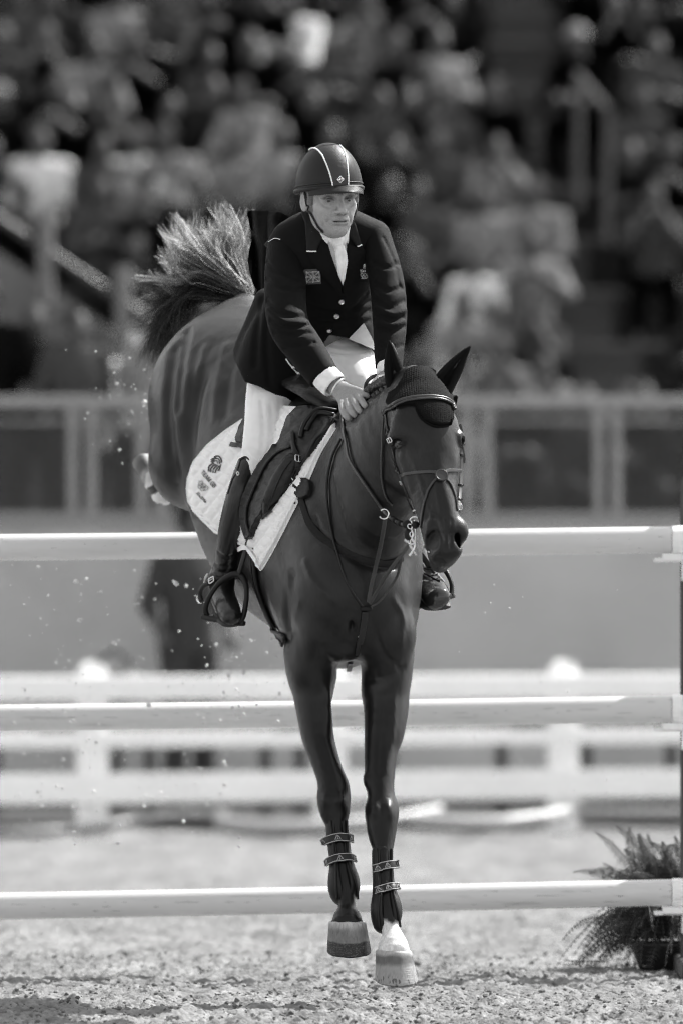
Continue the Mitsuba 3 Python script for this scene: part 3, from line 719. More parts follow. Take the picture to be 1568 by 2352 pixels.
def hind_hoof(o):
    c0, c1 = P(349+o, 1098, 1.74), P(331+o, 1062, 1.78)
    w = unit(c1-c0); s = unit(np.cross(w, [0, 1, .3])); d = np.cross(w, s)
    a = np.arange(30)*2*np.pi/30; rings = []
    for t, k in ((-.05, .8), (0, 1), (.5, 1.12), (.95, 1.24), (1, 1.22), (1.0, 1.05), (.9, .9)):
        rings.append(c0+(c1-c0)*t+k*(np.cos(a)[:, None]*s*M(21, 1.7)+np.sin(a)[:, None]*d*.042))
    v, f = tubefaces(np.array(rings)); t = np.repeat([.0, .05, .3, .45, .5, .5, .5], 30)
    add('hoof', (v, f), 'hoof_pale', horse, smooth=40 if False else True, uv=np.c_[np.r_[t, 0, .5], np.r_[t, 0, .5]*0])
hind_hoof(0); hind_hoof(185)
# ------------------------------------------------------------------ tack
grey('leather', .009, .40, .3, 60, spec=.3, bump=.0006, bscale=300)
grey('leather_light', .018, .45, .3, 60, spec=.25)
grey('bridle_leather', .022, .35, .3, 60, spec=.6)
grey('strap_band', .014, .7, .2, 80, spec=.15)
grey('metal', .75, .22, metal=1.0)
grey('pad_white', .78, .75, .05, 30)
grey('print_dark', .03, .6)
grey('knit', .006, .9, .3, 150, spec=.05, sheen=.2)
grey('ear_cloth', .007, .9, .2, 90, spec=.05, sheen=.3)
grey('boot_shell', .010, .42, .2, 50, spec=.25, bump=.0005, bscale=250)
grey('strap_light', .30, .7, .2, 100)
grey('rubber', .012, .6, spec=.2)
def Z2(x, y): return 509.6+x*.4, 705.6+y*.4
def Z4(x, y): return 313.6+x*.3, 784+y*.3
def Z5(x, y): return 823.2+x*.3, 768.3+y*.3
def Z1(x, y): return 509.6+x*.3, 297.9+y*.3
def Z6(x, y): return 588+x*.3, 1332.8+y*.3
def Z7(x, y): return 666.4+x*.25, 1724.8+y*.25
def Z3(x, y): return 297.9+x*.25, 454.7+y*.25
def zz(f, L): return [f(*a) for a in L]
def strap(name, surf, uv, w, th, mat, parent, off=.002, sub=6, smooth=2, label=None):
    p, n = on(surf, uv, off, sub, smooth)
    return add(name, ribbon(p, n, M(w, p[:, 1].mean()), th), mat, parent, smooth=40, label=label), p, n
def cord(name, surf, uv, r, mat, parent, off=.004, sub=6, smooth=3):
    p, n = on(surf, uv, off, sub, smooth)
    return add(name, tube(p, r, 8), mat, parent, smooth=True), p
def ring(c, nrm, R, r, mat, parent, name='ring', stretch=(1, 1), roll=0., n=28, arc=1.0):
    nrm = unit(nrm); a = unit(np.cross(nrm, [0.01, 0.02, 1])); b = np.cross(nrm, a)
    a, b = a*math.cos(roll)+b*math.sin(roll), b*math.cos(roll)-a*math.sin(roll)
    t = np.linspace(0, 2*np.pi*arc, n, endpoint=arc < 1)
    p = c+R*(np.cos(t)[:, None]*a*stretch[0]+np.sin(t)[:, None]*b*stretch[1])
    return add(name, tube(p, r, 8, closed=arc >= 1, up=nrm), mat, parent, smooth=True)
def buckle(c, nrm, along, w, h, parent, r=.0016, name='buckle'):
    nrm = unit(nrm); al = unit(along-nrm*(along @ nrm)); s = np.cross(nrm, al)
    t = np.linspace(0, 2*np.pi, 40, endpoint=False)
    sx = np.sign(np.cos(t))*np.abs(np.cos(t))**.35; sy = np.sign(np.sin(t))*np.abs(np.sin(t))**.35
    p = c+s*(sx*w/2)[:, None]+al*(sy*h/2)[:, None]
    k = add(name, tube(p, r, 6, closed=True, up=nrm), 'metal', parent, smooth=True)
    add(name+'_tongue', tube(np.array([c-al*h/2+nrm*.001, c+nrm*.002, c+al*h/2+nrm*.001]), r*.7, 6), 'metal', parent, smooth=True)

# --- saddle pad with print
PADP = [(772, 972), (772, 984), (764, 998), (738, 1040), (710, 1102), (682, 1160), (642, 1240), (604, 1306), (595, 1298), (588, 1270), (560, 1252), (500, 1223), (470, 1194), (449, 1171), (438, 1153), (434, 1123), (437, 1096), (452, 1060), (482, 1024), (524, 991), (560, 968), (640, 935), (740, 945)]
def quilt(u, v, d):
    a, b = (u*.78+v*.62)/23., (u*.62-v*.78)/25.
    g = np.minimum(np.abs(a-np.round(a))*23, np.abs(b-np.round(b))*25)
    rim = np.exp(-((d-6)/1.5)**2)
    return .0055*(1-np.exp(-(g/3.2)**2))*(d > 6)+.003*(d < 5)-.002*rim
pad = thing('saddle_pad', 'white quilted saddle pad with printed emblem, lettering and rings under the rider\'s boot', 'saddle pad')
v, f, uvp = patch(BODY, PADP, off=.004, th=.008, step=2.6, height=quilt)
add('quilted_cloth', (v, f), 'pad_white', pad, smooth=60)
PADS = Surf((BV, BF), (v, f))
p, n = on(PADS, PADP[1:14], .0015, 5, 2)
add('binding', ribbon(p, n, M(4, .2), .003), 'pad_white', pad, smooth=40)
strap('corner_loop', PADS, zz(Z4, [(800, 1590), (855, 1572), (880, 1600), (940, 1690)]), 11, .004, 'pad_white', pad, off=.010)
def printed(polys, surf, name, parent, mat, off=.0016, seg=3.0):
    """Flat ink: sketch polygons laid on the cloth."""
    vs, fs, n = [], [], 0
    for g in polys:
        for h in (g.geoms if hasattr(g, 'geoms') else [g]):
            if h.is_empty or h.area < .05: continue
            m = trimesh.creation.triangulate_polygon(h.segmentize(seg), engine='earcut')
            vs.append(np.asarray(m[0])); fs.append(np.asarray(m[1])+n); n += len(m[0])
    uv, F = np.vstack(vs), np.vstack(fs)
    loc, nrm, ok = surf.hit(uv)
    loc[~ok] = loc[ok].mean(0); nrm[~ok] = [0, -1, 0]
    toward = -dirs(uv)
    return add(name, (loc+nrm*off+toward*off*.6, F), mat, parent)
from PIL import ImageFont
import glob
def text_polys(txt, o, e, h, squeeze=1.0, bold=False, slant=0.):
    """Lettering as sketch polygons: o origin, e reading direction (angle, clockwise in the sketch), h capital height."""
    m = meshkit.text_mesh(txt, h, .01, bold)
    V, F = np.asarray(m.vertices), np.asarray(m.faces)
    k = (V[F][:, :, 2].max(1) < 1e-6)
    c, s = math.cos(e), math.sin(e)
    from shapely.ops import unary_union
    tr = []
    for t in V[F[k]]:
        x, y = (t[:, 0]+slant*t[:, 1])*squeeze, -t[:, 1]
        tr.append(sg.Polygon(np.c_[o[0]+x*c-y*s, o[1]+x*s+y*c]))
    return [unary_union([q.buffer(.02) for q in tr if q.area > 1e-6])]
def line_poly(pts, w, sub=5): return sg.LineString(resample(np.array(pts, float), sub)).buffer(w/2)
E0 = math.radians(50)
def lion(c, s, rot):
    """Striped maned head, looking left: swept mane locks and a jagged face."""
    L = []
    co, si = math.cos(rot), math.sin(rot)
    def q(pts): return [(c[0]+(x*co-y*si)*s, c[1]+(x*si+y*co)*s) for x, y in pts]
    for pts, w in (([(-.55, .95), (-.62, .45), (-.38, .1), (-.15, -.05)], .15), ([(-.30, 1.0), (-.34, .55), (-.12, .2), (.1, .02)], .16), ([(0, 1.0), (-.02, .6), (.14, .3), (.33, .05)], .16),
                   ([(.27, .95), (.28, .65), (.38, .38), (.55, .08)], .14), ([(.55, .7), (.6, .45), (.66, .2), (.68, -.1)], .12),
                   ([(-.1, -.95), (.25, -1.0), (.55, -.75), (.7, -.4)], .16), ([(-.05, -.68), (.2, -.72), (.42, -.52), (.52, -.2)], .14), ([(-.08, -.42), (.1, -.45), (.25, -.32), (.3, -.15)], .12)):
        L.append(line_poly(q(pts), w*s))
    L.append(sg.Polygon(q([(-.15, -.98), (-.35, -.85), (-.3, -.7), (-.55, -.62), (-.5, -.5), (-.68, -.4), (-.5, -.34), (-.62, -.2), (-.4, -.2), (-.5, -.02), (-.25, -.1), (-.1, -.3), (-.2, -.55), (-.02, -.7)])))
    return L
def rings5(c, r, e, w, ry=1.0, gap=2.3):
    out = []
    co, si = math.cos(e), math.sin(e)
    for x, y in ((-gap, 0), (0, 0), (gap, 0), (-gap/2, 1.05), (gap/2, 1.05)):
        t = np.linspace(0, 2*np.pi, 36)
        px, py = (x+np.cos(t))*r, (y+np.sin(t)*ry)*r
        out.append(sg.LinearRing(np.c_[c[0]+px*co-py*si, c[1]+px*si+py*co]).buffer(w/2))
    return out
def script_polys(o, e, h, w):
    """The hand-written word under the rings: Rio2016."""
    st = [[(0, 0), (.25, 1), (.7, .95), (.6, .5), (.2, .45), (.75, 0)], [(1.0, 0), (1.1, .5)], [(1.4, .1), (1.3, .35), (1.55, .5), (1.75, .3), (1.6, .02), (1.4, .1)],
          [(1.95, .75), (2.2, .95), (2.4, .75), (2.0, .05), (2.5, .08)], [(2.7, .2), (2.75, .7), (3.05, .8), (3.15, .4), (2.95, .05), (2.7, .2)], [(3.4, .65), (3.6, .9), (3.6, 0)], [(4.3, .95), (3.95, .5), (3.95, .1), (4.3, .05), (4.35, .35), (4.0, .4)]]
    c, s = math.cos(e), math.sin(e)
    L = [line_poly([(o[0]+x*h*c+y*h*s, o[1]+x*h*s-y*h*c) for x, y in k], w) for k in st]
    L.append(sg.Point(o[0]+1.18*h*c+.75*h*s, o[1]+1.18*h*s-.75*h*c).buffer(w*.55))
    return L
printed(lion((495, 1066.5), 19.5, math.radians(14)), PADS, 'printed_lion', pad, 'print_dark')
printed(text_polys('TEAM GB', Z4(492, 1004), E0, 9.6, .80, True), PADS, 'printed_lettering', pad, 'print_dark')
printed(rings5(Z4(514, 1106), 4.6, math.radians(46), 1.0, 1.4, 1.75), PADS, 'printed_rings', pad, 'print_dark')
printed(script_polys(Z4(461, 1168), math.radians(46), 6.6, 1.25), PADS, 'printed_script', pad, 'print_dark')

# the far side of the horse carries the same pieces: mirrored across its middle and laid on the coat again
from scipy.spatial import cKDTree
BT = cKDTree(BV); BN = trimesh.Trimesh(BV, BF, process=False).vertex_normals
_mid = np.array([P(a[0], a[1], a[2]) for a in ((797, 1285, .06), (752, 1205, .36), (690, 1142, .72), (622, 985, 1.02))])
def far_side(V, F):
    V = np.asarray(V, float); n = unit([1, .25, 0])
    i = BT.query(V)[1]; h = ((V-BV[i])*BN[i]).sum(1)
    d = ((V[:, 0]-np.interp(V[:, 1], _mid[:, 1], _mid[:, 0]))*n[0])
    m = V-2*d[:, None]*n
    for _ in range(2):
        i = BT.query(m)[1]; m = m-BN[i]*((m-BV[i])*BN[i]).sum(1)[:, None]
    return m+BN[i]*h[:, None], np.asarray(F)[:, ::-1]
add('quilted_cloth', far_side(v, f), 'pad_white', pad, smooth=60)
# --- saddle
saddle = thing('saddle', 'dark leather jumping saddle with deep padded flap over the white pad', 'saddle')
FLAP = [(772, 948), (770, 966), (746, 1002), (722, 1038), (692, 1070), (674, 1102), (658, 1130), (626, 1162), (604, 1190), (595, 1206), (587, 1232), (578, 1239), (567, 1212), (563, 1174), (566, 1150), (582, 1115), (603, 1072), (628, 1042), (648, 1010), (665, 960), (690, 935), (740, 935)]
v, f, _ = patch(PADS, FLAP, off=.004, th=.010, step=3.2, smooth=4, height=lambda u, v, d: .010*np.exp(-(d/7)**2)*(u < 640))
add('flap', (v, f), 'leather', saddle, smooth=60)
F1 = Surf((BV, BF), (v, f))
add('flap', far_side(v, f), 'leather', saddle, smooth=60)
KN = zz(Z2, [(230, 1212), (236, 1150), (250, 1090), (300, 975), (360, 880), (400, 838), (432, 850), (440, 880), (405, 960), (345, 1075), (265, 1182)])
v2, f2, _ = patch(F1, KN, off=.003, th=.006, step=3.0, smooth=4, height=lambda u, v, d: .022*(1-np.exp(-(d/9)**2)))
add('knee_block', (v2, f2), 'leather_light', saddle, smooth=60)
F2 = Surf((BV, BF), (v, f), (v2, f2))
cord('welt', F2, zz(Z2, [(655, 640), (600, 700), (540, 760), (490, 850), (455, 900), (415, 975), (375, 1060), (290, 1140), (240, 1200)]), .0035, 'leather', saddle)
cord('welt', F2, zz(Z2, [(400, 800), (330, 830), (262, 900), (205, 1010), (160, 1120), (145, 1180), (150, 1260), (170, 1312)]), .0045, 'leather', saddle)
cord('seam', F2, zz(Z2, [(400, 880), (350, 950), (300, 1060), (262, 1160)]), .002, 'leather', saddle)
# pommel, seat and cantle follow the back
SD = Field(axis(-.42, .16, .012), axis(-.02, .86, .012), axis(1.62, 2.12, .012))
tree = [BODY.hit([a])[0][0] for a in ((765, 945), (735, 918), (705, 893), (690, 868), (690, 838))]
SD.chain([tree[0]+[.00, -.005, .020], tree[1]+[0, 0, .03], tree[2]+[0, 0, .03], tree[3]+[0, 0, .035], tree[4]+[0, .0, .055]], [.05, .085, .11, .12, .11], [.025, .028, .028, .028, .026], side=(1, .25, 0), k=.02)
v3, f3 = SD.mesh()
add('seat', (v3, f3), 'leather', saddle, smooth=True)
SADS = Surf((BV, BF), (v, f), (v2, f2), (v3, f3))
for L in ([(650, 600), (560, 590), (500, 640), (470, 690), (455, 750)], [(640, 625), (560, 612), (515, 660), (488, 710)]):
    cord('pommel_roll', SADS, zz(Z2, L), .008, 'leather', saddle, off=.004)
strap('keeper', PADS, zz(Z4, [(745, 800), (780, 806), (835, 812)]), 12, .005, 'leather', saddle, off=.012)
v4, f4, _ = patch(PADS, zz(Z4, [(840, 585), (800, 660), (775, 740), (775, 785), (850, 800), (880, 700), (880, 600)]), off=.004, th=.008, step=3)
add('rear_flap', (v4, f4), 'leather', saddle, smooth=60)
rg = SADS.hit([Z2(478, 684)])[0][0]
sp = trimesh.creation.icosphere(2, .005); add('stud', (np.array(sp.vertices)+rg, sp.faces), 'metal', saddle, smooth=True)
# girth
girth = thing('girth', 'brown leather girth running round the belly of the horse behind the elbow', 'girth')
GL = zz(Z4, [(905, 1560), (905, 1700), (925, 1860), (985, 2030), (1060, 2190), (1135, 2320)])
p, n = on(BODY, GL, .005, 6, 3)
add('band', ribbon(p, n, np.linspace(M(27), M(19), len(p)), .007), 'leather_light', girth, smooth=40)
s2 = unit(np.cross(unit(np.gradient(p, axis=0)), n)); off = s2*np.linspace(M(15), M(11), len(p))[:, None]
off = off*(np.sign(off[:, :1].mean()) or 1)
add('piping', tube(p+off+n*.004, .0065, 8), 'leather', girth, smooth=True)
add('piping', tube(p-off*.2+n*.006, .0022, 8), 'leather', girth, smooth=True)

# --- breastplate
bp = thing('breastplate', 'dark leather breastplate with a broad chest band, rings and buckled shoulder strap', 'breastplate')
ALL = SADS
strap('chest_band', BODY, zz(Z2, [(452, 1090), (470, 1150), (500, 1235), (560, 1312), (680, 1392), (820, 1452), (950, 1470), (1030, 1440)]), 17, .005, 'strap_band', bp, off=.003, smooth=4)
_, p, n = strap('shoulder_strap', ALL, zz(Z2, [(408, 722), (415, 780), (428, 850), (436, 920), (442, 985)]), 13, .005, 'leather', bp, off=.006)
buckle(p[14]+n[14]*.006, n[14], p[15]-p[13], M(18), M(15), bp, .0022)
for i in (18, 21): add('keeper', ribbon(np.array([p[i]+np.cross(unit(p[15]-p[13]), n[i])*t+n[i]*.005 for t in (-.011, 0, .011)]), np.array([n[i]]*3), .006, .004), 'leather', bp, smooth=40)
rc, rn, _ = ALL.hit([Z2(452, 972)])
ring(rc[0]+rn[0]*.012, rn[0]*.4+np.array([0, -1, 0]), M(15.5), .0021, 'metal', bp, stretch=(1, 1))
v5, f5, _ = patch(ALL, zz(Z2, [(430, 1000), (440, 990), (500, 990), (516, 1000), (522, 1050), (510, 1085), (480, 1104), (450, 1100), (432, 1075), (424, 1040)]), off=.009, th=.006, step=2.5, smooth=3)
add('shield', (v5, f5), 'leather', bp, smooth=60)
strap('tab', ALL, zz(Z2, [(432, 1040), (430, 1080), (427, 1135)]), 10, .004, 'leather', bp, off=.008)
cc, cn, _ = BODY.hit([(840, 1397)])
b_ = bevel_box((M(28), .014, M(10)), .005); add('centre_ring', (b_[0]+cc[0]+cn[0]*.008, b_[1]), 'rubber', bp, smooth=30)
strap('lower_strap', BODY, zz(Z6, [(830, 235), (822, 300), (805, 420), (790, 470)]), 15, .006, 'leather_light', bp, off=.010, smooth=8)
strap('lower_strap', BODY, zz(Z6, [(790, 445), (780, 500), (768, 560)]), 10, .005, 'leather_light', bp, off=.007, smooth=8)
strap('lower_strap', BODY, zz(Z6, [(722, 620), (717, 645), (708, 680)]), 12, .004, 'leather', bp, off=.006)
buckle(BODY.hit([Z6(798, 428)])[0][0]+cn[0]*.008, cn[0], np.array([.2, 0, -1]), M(11), M(6), bp, .0014)
cord('side_strap', BODY, [(786, 1010), (766, 1052), (755, 1110), (757, 1180), (770, 1250), (790, 1320), (812, 1364), (832, 1392)], .0042, 'leather', bp, off=.006)

# --- ear bonnet: knitted cap, forehead point and two ear sheaths
bonnet = thing('ear_bonnet', 'black crocheted ear bonnet covering the ears and forehead of the horse', 'ear bonnet')
for k, L in enumerate(([(922, 912, -.43, 27, .03), (910, 878, -.435, 26, .026), (901, 838, -.44, 21, .020), (896, 806, -.44, 11, .012), (893, 785, -.44, 3.5, .005)],
                       [(1006, 905, -.40, 27, .03), (1024, 872, -.39, 26, .026), (1046, 840, -.385, 19.5, .018), (1064, 814, -.38, 10.5, .012), (1077, 798, -.38, 3.5, .005)])):
    pts, ra, rb = nodes(L)
    lo, hi = pts.min(0)-.05, pts.max(0)+.05
    E_ = Field(*[axis(a, b, .0034) for a, b in zip(lo, hi)])
    E_.chain(pts, ra*1.0, rb, k=.01, sub=4)
    mid = resample(pts, 4)+np.array([0, -.028, 0]); E_.chain(mid[3:-3], np.interp(np.linspace(0, 1, len(mid)-6), [0, 1], [.014, .004]), .022, k=.008, op='cut', sub=1)
    ev, ef = E_.mesh(); ev = ev+.0006*meshkit.noise(ev*300)[:, None]
    add('ear_sheath', (ev, ef), 'ear_cloth', bonnet, smooth=True)
    rim = resample(pts, 4)+np.c_[resample(ra[:, None], 4)[:, 0]*(-1 if k == 0 else 1), 0*resample(ra[:, None], 4)[:, 0]-.002, 0*resample(ra[:, None], 4)[:, 0]]
def knit_h(u, v, d):
    a, b = u/4.6, (v+np.where(np.floor(u/4.6) % 2 > 0, 2.2, 0))/4.4
    return -.0032*np.exp(-(((a-np.floor(a)-.5)*4.6)**2+((b-np.floor(b)-.5)*4.4)**2)/1.6)+.0015
CAPP = zz(Z5, [(225, 520), (250, 450), (300, 420), (345, 350), (365, 290), (420, 262), (470, 255), (520, 262), (560, 285), (590, 312), (620, 370), (690, 430), (735, 490), (725, 540), (720, 560), (708, 600), (712, 650), (690, 690), (640, 700), (600, 700), (560, 690), (500, 660), (460, 610), (430, 545), (330, 545), (250, 560)])
v6, f6, _ = patch(BODY, CAPP, off=.006, th=.006, step=1.55, smooth=3, height=knit_h, edge=.5)
add('crocheted_cap', (v6, f6), 'knit', bonnet, smooth=True)
HEADS = Surf((BV, BF), (v6, f6))
p, n = on(HEADS, zz(Z5, [(440, 570), (470, 630), (510, 668), (560, 698), (600, 706), (650, 704), (692, 690), (712, 650)]), .003, 6, 2)
ms = [ (np.array(trimesh.creation.icosphere(1, .0035).vertices)+q, trimesh.creation.icosphere(1, .0035).faces) for q in p[::1]]
add('scalloped_edge', join(ms), 'knit', bonnet, smooth=True)

# --- bridle
br = thing('bridle', 'black leather figure eight bridle with rolled browband and silver bit', 'bridle')
p, n = on(HEADS, zz(Z5, [(196, 606), (215, 575), (255, 545), (300, 523), (360, 504), (430, 491), (540, 483), (640, 494), (690, 516), (716, 540), (724, 572)]), .004, 6, 3)
dn = unit(np.cross(unit(np.gradient(p, axis=0)), n)); dn = dn*np.sign(-dn[:, 2:])
add('browband', join([tube(p-dn*.0035, .0055, 10), tube(p+dn*.0045, .0040, 10)]), 'bridle_leather', br, smooth=True)
def cheek(name, L, w, th=.004, off=.003, surf=HEADS): return strap(name, surf, zz(Z5, L), w, th, 'bridle_leather', br, off=off, smooth=3)
_, p, n = cheek('cheekpiece', [(207, 615), (218, 690), (238, 790), (262, 880), (290, 1000), (330, 1110), (380, 1240), (415, 1330), (428, 1365)], 8.5)
cordp = p
for i in (10, 22, 24, 26): add('keeper', ribbon(np.array([p[i]+np.cross(unit(p[i+1]-p[i-1]), n[i])*t+n[i]*.004 for t in (-.007, 0, .007)]), np.array([n[i]]*3), .005, .004), 'bridle_leather', br, smooth=40)
buckle(p[13]+n[13]*.005, n[13], p[14]-p[12], M(11), M(10), br, .0015)
buckle(p[31]+n[31]*.005, n[31], p[32]-p[30], M(6), M(9), br, .0012)
cord('throatlash', HEADS, zz(Z5, [(203, 625), (192, 740), (186, 860), (182, 980), (182, 1100), (198, 1205), (222, 1260), (255, 1300)]), .0034, 'bridle_leather', br, off=.006)
cheek('noseband', [(318, 1080), (370, 1066), (420, 1058), (500, 1052), (560, 1052), (606, 1062)], 8)
cheek('noseband', [(650, 1060), (680, 1044), (720, 1040), (775, 1044)], 8)
dc, dnm, _ = HEADS.hit([Z5(630, 1085)])
b_ = trimesh.creation.cylinder(M(15), .006, sections=30); Rm = trimesh.geometry.align_vectors([0, 0, 1], dnm[0])[:3, :3]
add('noseband_disc', (np.array(b_.vertices) @ Rm.T+dc[0]+dnm[0]*.006, b_.faces), 'bridle_leather', br, smooth=30)
ring(dc[0]+dnm[0]*.009, dnm[0], M(13), .0016, 'bridle_leather', br, 'disc_rim')
cheek('nose_strap', [(606, 1095), (570, 1135), (535, 1190), (510, 1260), (494, 1330), (484, 1400), (478, 1480)], 6)
cheek('nose_strap', [(672, 1110), (700, 1145), (722, 1200), (738, 1260), (745, 1320), (752, 1350)], 6)
# the far cheekpiece hangs beside the lit edge of the face
fp = np.array([P(*Z5(*a), y) for a, y in (((770, 690), -.52), ((790, 790), -.50), ((784, 900), -.52), ((784, 1050), -.55), ((776, 1200), -.59), ((766, 1310), -.63), ((760, 1350), -.64))])
fp = resample(fp, 6); fn_ = np.tile(unit([.5, -1, 0]), (len(fp), 1))
add('cheekpiece', ribbon(fp, fn_, M(9), .004), 'bridle_leather', br, smooth=40)
for i in (5, 9, 13, 22, 27): add('keeper', ribbon(fp[i]+np.array([[-.008, 0, .0], [0, -.005, 0], [.008, 0, 0]]), np.tile([0, -1., 0], (3, 1)), .007, .004), 'bridle_leather', br, smooth=40)
buckle(fp[31]+[.004, -.006, 0], np.array([.5, -1, 0]), np.array([0, 0, 1.]), M(8), M(12), br, .0016)
fl = np.array([P(*Z5(*a), -.515) for a in ((792, 850), (797, 900), (803, 950), (808, 985))]); add('strap_end', ribbon(fl, np.tile([0, -1., 0], (4, 1)), [M(5), M(7), M(8), M(4)], .004), 'bridle_leather', br, smooth=40)
# bit with rings, hook and curb
bc = P(951, 1216, -.655)
ring(P(951, 1196, -.66), (-.45, -1, .1), M(11), .0026, 'metal', br, 'bit_ring', stretch=(1, .8))
ring(P(953, 1180, -.66), (-.2, -1, 0), M(8), .0022, 'metal', br, 'bit_hook', arc=.7, roll=1.2)
add('bit_shank', tube(resample(np.array([P(*Z5(*a), -.665) for a in ((428, 1420), (434, 1480), (436, 1540), (434, 1600), (424, 1640), (405, 1670), (385, 1695))]), 5), .0038, 8), 'metal', br, smooth=True)
add('bit_shank', tube(resample(np.array([P(*Z5(*a), -.672) for a in ((400, 1425), (412, 1460), (404, 1490), (415, 1520), (408, 1560), (418, 1590))]), 5), .0028, 8), 'metal', br, smooth=True)
for q in ((407, 1530), (410, 1585), (392, 1470)):
    ring(P(*Z5(*q), -.672), (-.3, -1, .2), M(6), .0019, 'metal', br, 'curb_link', stretch=(1, .8), roll=q[0])
add('curb_bar', tube(np.array([P(*Z5(388, 1610), -.66), P(*Z5(437, 1690), -.655)]), .0032, 8), 'metal', br, smooth=True)
add('curb_bar', tube(np.array([P(*Z5(350, 1570), -.64), P(*Z5(370, 1592), -.64)]), .0032, 8), 'metal', br, smooth=True)
sp = trimesh.creation.icosphere(2, .013)
for q, y, sc in (((430, 1458), -.668, (1, 1, .9)), ((375, 1455), -.655, (1.3, 1, 1)), ((388, 1530), -.65, (1.2, 1, 1.5))):
    add('bit_guard', (np.array(sp.vertices)*sc+P(*Z5(*q), y), sp.faces), 'rubber', br, smooth=True)
# reins and martingale straps
reins = thing('reins', 'thin black leather reins from the rider\'s hand down to the bit', 'reins')
RS = zz(Z2, [(690, 600), (698, 660), (712, 730), (728, 800), (738, 870), (800, 970), (880, 1085), (930, 1170)])
p1, n1 = on(BODY, RS, .007, 6, 3)
tail_ = np.array([P(*Z2(970, 1210), -.50), P(*Z2(1010, 1237), -.57), P(*Z2(1052, 1252), -.645)])
pp = np.vstack([p1, resample(np.vstack([p1[-2:], tail_]), 5)[6:]]); nn = np.vstack([n1, np.tile(unit([-.4, -1, 0]), (len(pp)-len(n1), 1))])
for _ in range(6): pp[1:-1] = (pp[:-2]+2*pp[1:-1]+pp[2:])/4
add('rein', ribbon(pp, nn, M(7.5), .006), 'bridle_leather', reins, smooth=40)
for a in (len(pp)-6, len(pp)-10): add('rein_stop', tube(pp[a:a+3], .009, 10), 'rubber', reins, smooth=True)
q = resample(np.array([P(*Z5(325, 1690), -.42), P(*Z5(318, 1760), -.40), P(*Z5(290, 1860), -.36), P(*Z5(215, 1975), -.34), P(*Z5(150, 2050), -.325), P(*Z5(95, 2085), -.31)]), 5)
add('rein', tube(q, .0042, 8), 'bridle_leather', reins, smooth=True)
q = resample(np.array([P(*a, y) for a, y in ((Z2(822, 478), .05), (Z2(826, 440), .04), (Z2(850, 408), .02), (Z2(890, 392), 0), (Z2(925, 398), -.02))]), 5)
add('rein_loop', ribbon(q, np.tile(unit([-.3, -1, .3]), (len(q), 1)), M(9), .005), 'bridle_leather', reins, smooth=40)
mg = thing('martingale', 'two dark running martingale straps with silver rings between chest and reins', 'martingale')
a0 = P(*Z5(205, 1395), -.455)
q = resample(np.array([a0, P(*Z5(185, 1520), -.43), P(*Z5(160, 1650), -.395), P(*Z5(125, 1800), -.36), P(*Z5(95, 1930), -.34), P(*Z5(75, 2050), -.325)]), 5)
add('strap', ribbon(q, np.tile(unit([-.2, -1, .1]), (len(q), 1)), M(10), .004), 'bridle_leather', mg, smooth=40)
ring(P(*Z5(193, 1375), -.47), (-.3, -1, .1), M(11), .0024, 'metal', mg, roll=.5, arc=.8)
q = resample(np.array([P(*Z5(398, 1590), -.60), P(*Z5(350, 1660), -.54), P(*Z5(285, 1740), -.47), P(*Z5(215, 1840), -.42), P(*Z5(150, 1950), -.37), P(*Z5(85, 2060), -.33)]), 5)
add('strap', ribbon(q, np.tile(unit([-.2, -1, .1]), (len(q), 1)), M(9), .004), 'bridle_leather', mg, smooth=40)
ring(P(*Z5(402, 1580), -.61), (-.3, -1, .1), M(8), .0022, 'metal', mg)

# --- mane plaits along the crest
kn = trimesh.creation.icosphere(2, 1.0)
grey('mane_hair', .012, .35, .5, 200, spec=.6, bump=.003, bscale=90)
cr = np.vstack([resample(np.array([(824, 926), (838, 908), (853, 895), (868, 885), (884, 876)], float), 3), [(780, 968), (775, 982), (771, 996)]])
for i, (u, v) in enumerate(cr):
    y = np.interp(u, [776, 884], [-.03, -.34])
    c = P(u, v, y)
    vv = np.array(kn.vertices); vv = vv*(.72+.55*meshkit.noise(vv*2.3+i*5.1, i))[:, None]*np.array([.019, .022, .017])
    add('mane_plait', (vv+c, kn.faces), 'mane_hair', horse, smooth=True)
    vv2 = np.array(kn.vertices)*(.7+.6*meshkit.noise(np.array(kn.vertices)*2.3+i*3.3, i+40))[:, None]*np.array([.014, .016, .013])
    add('mane_plait', (vv2+c+[.010, -.012, -.018+.012*(i % 2)], kn.faces), 'mane_hair', horse, smooth=True)

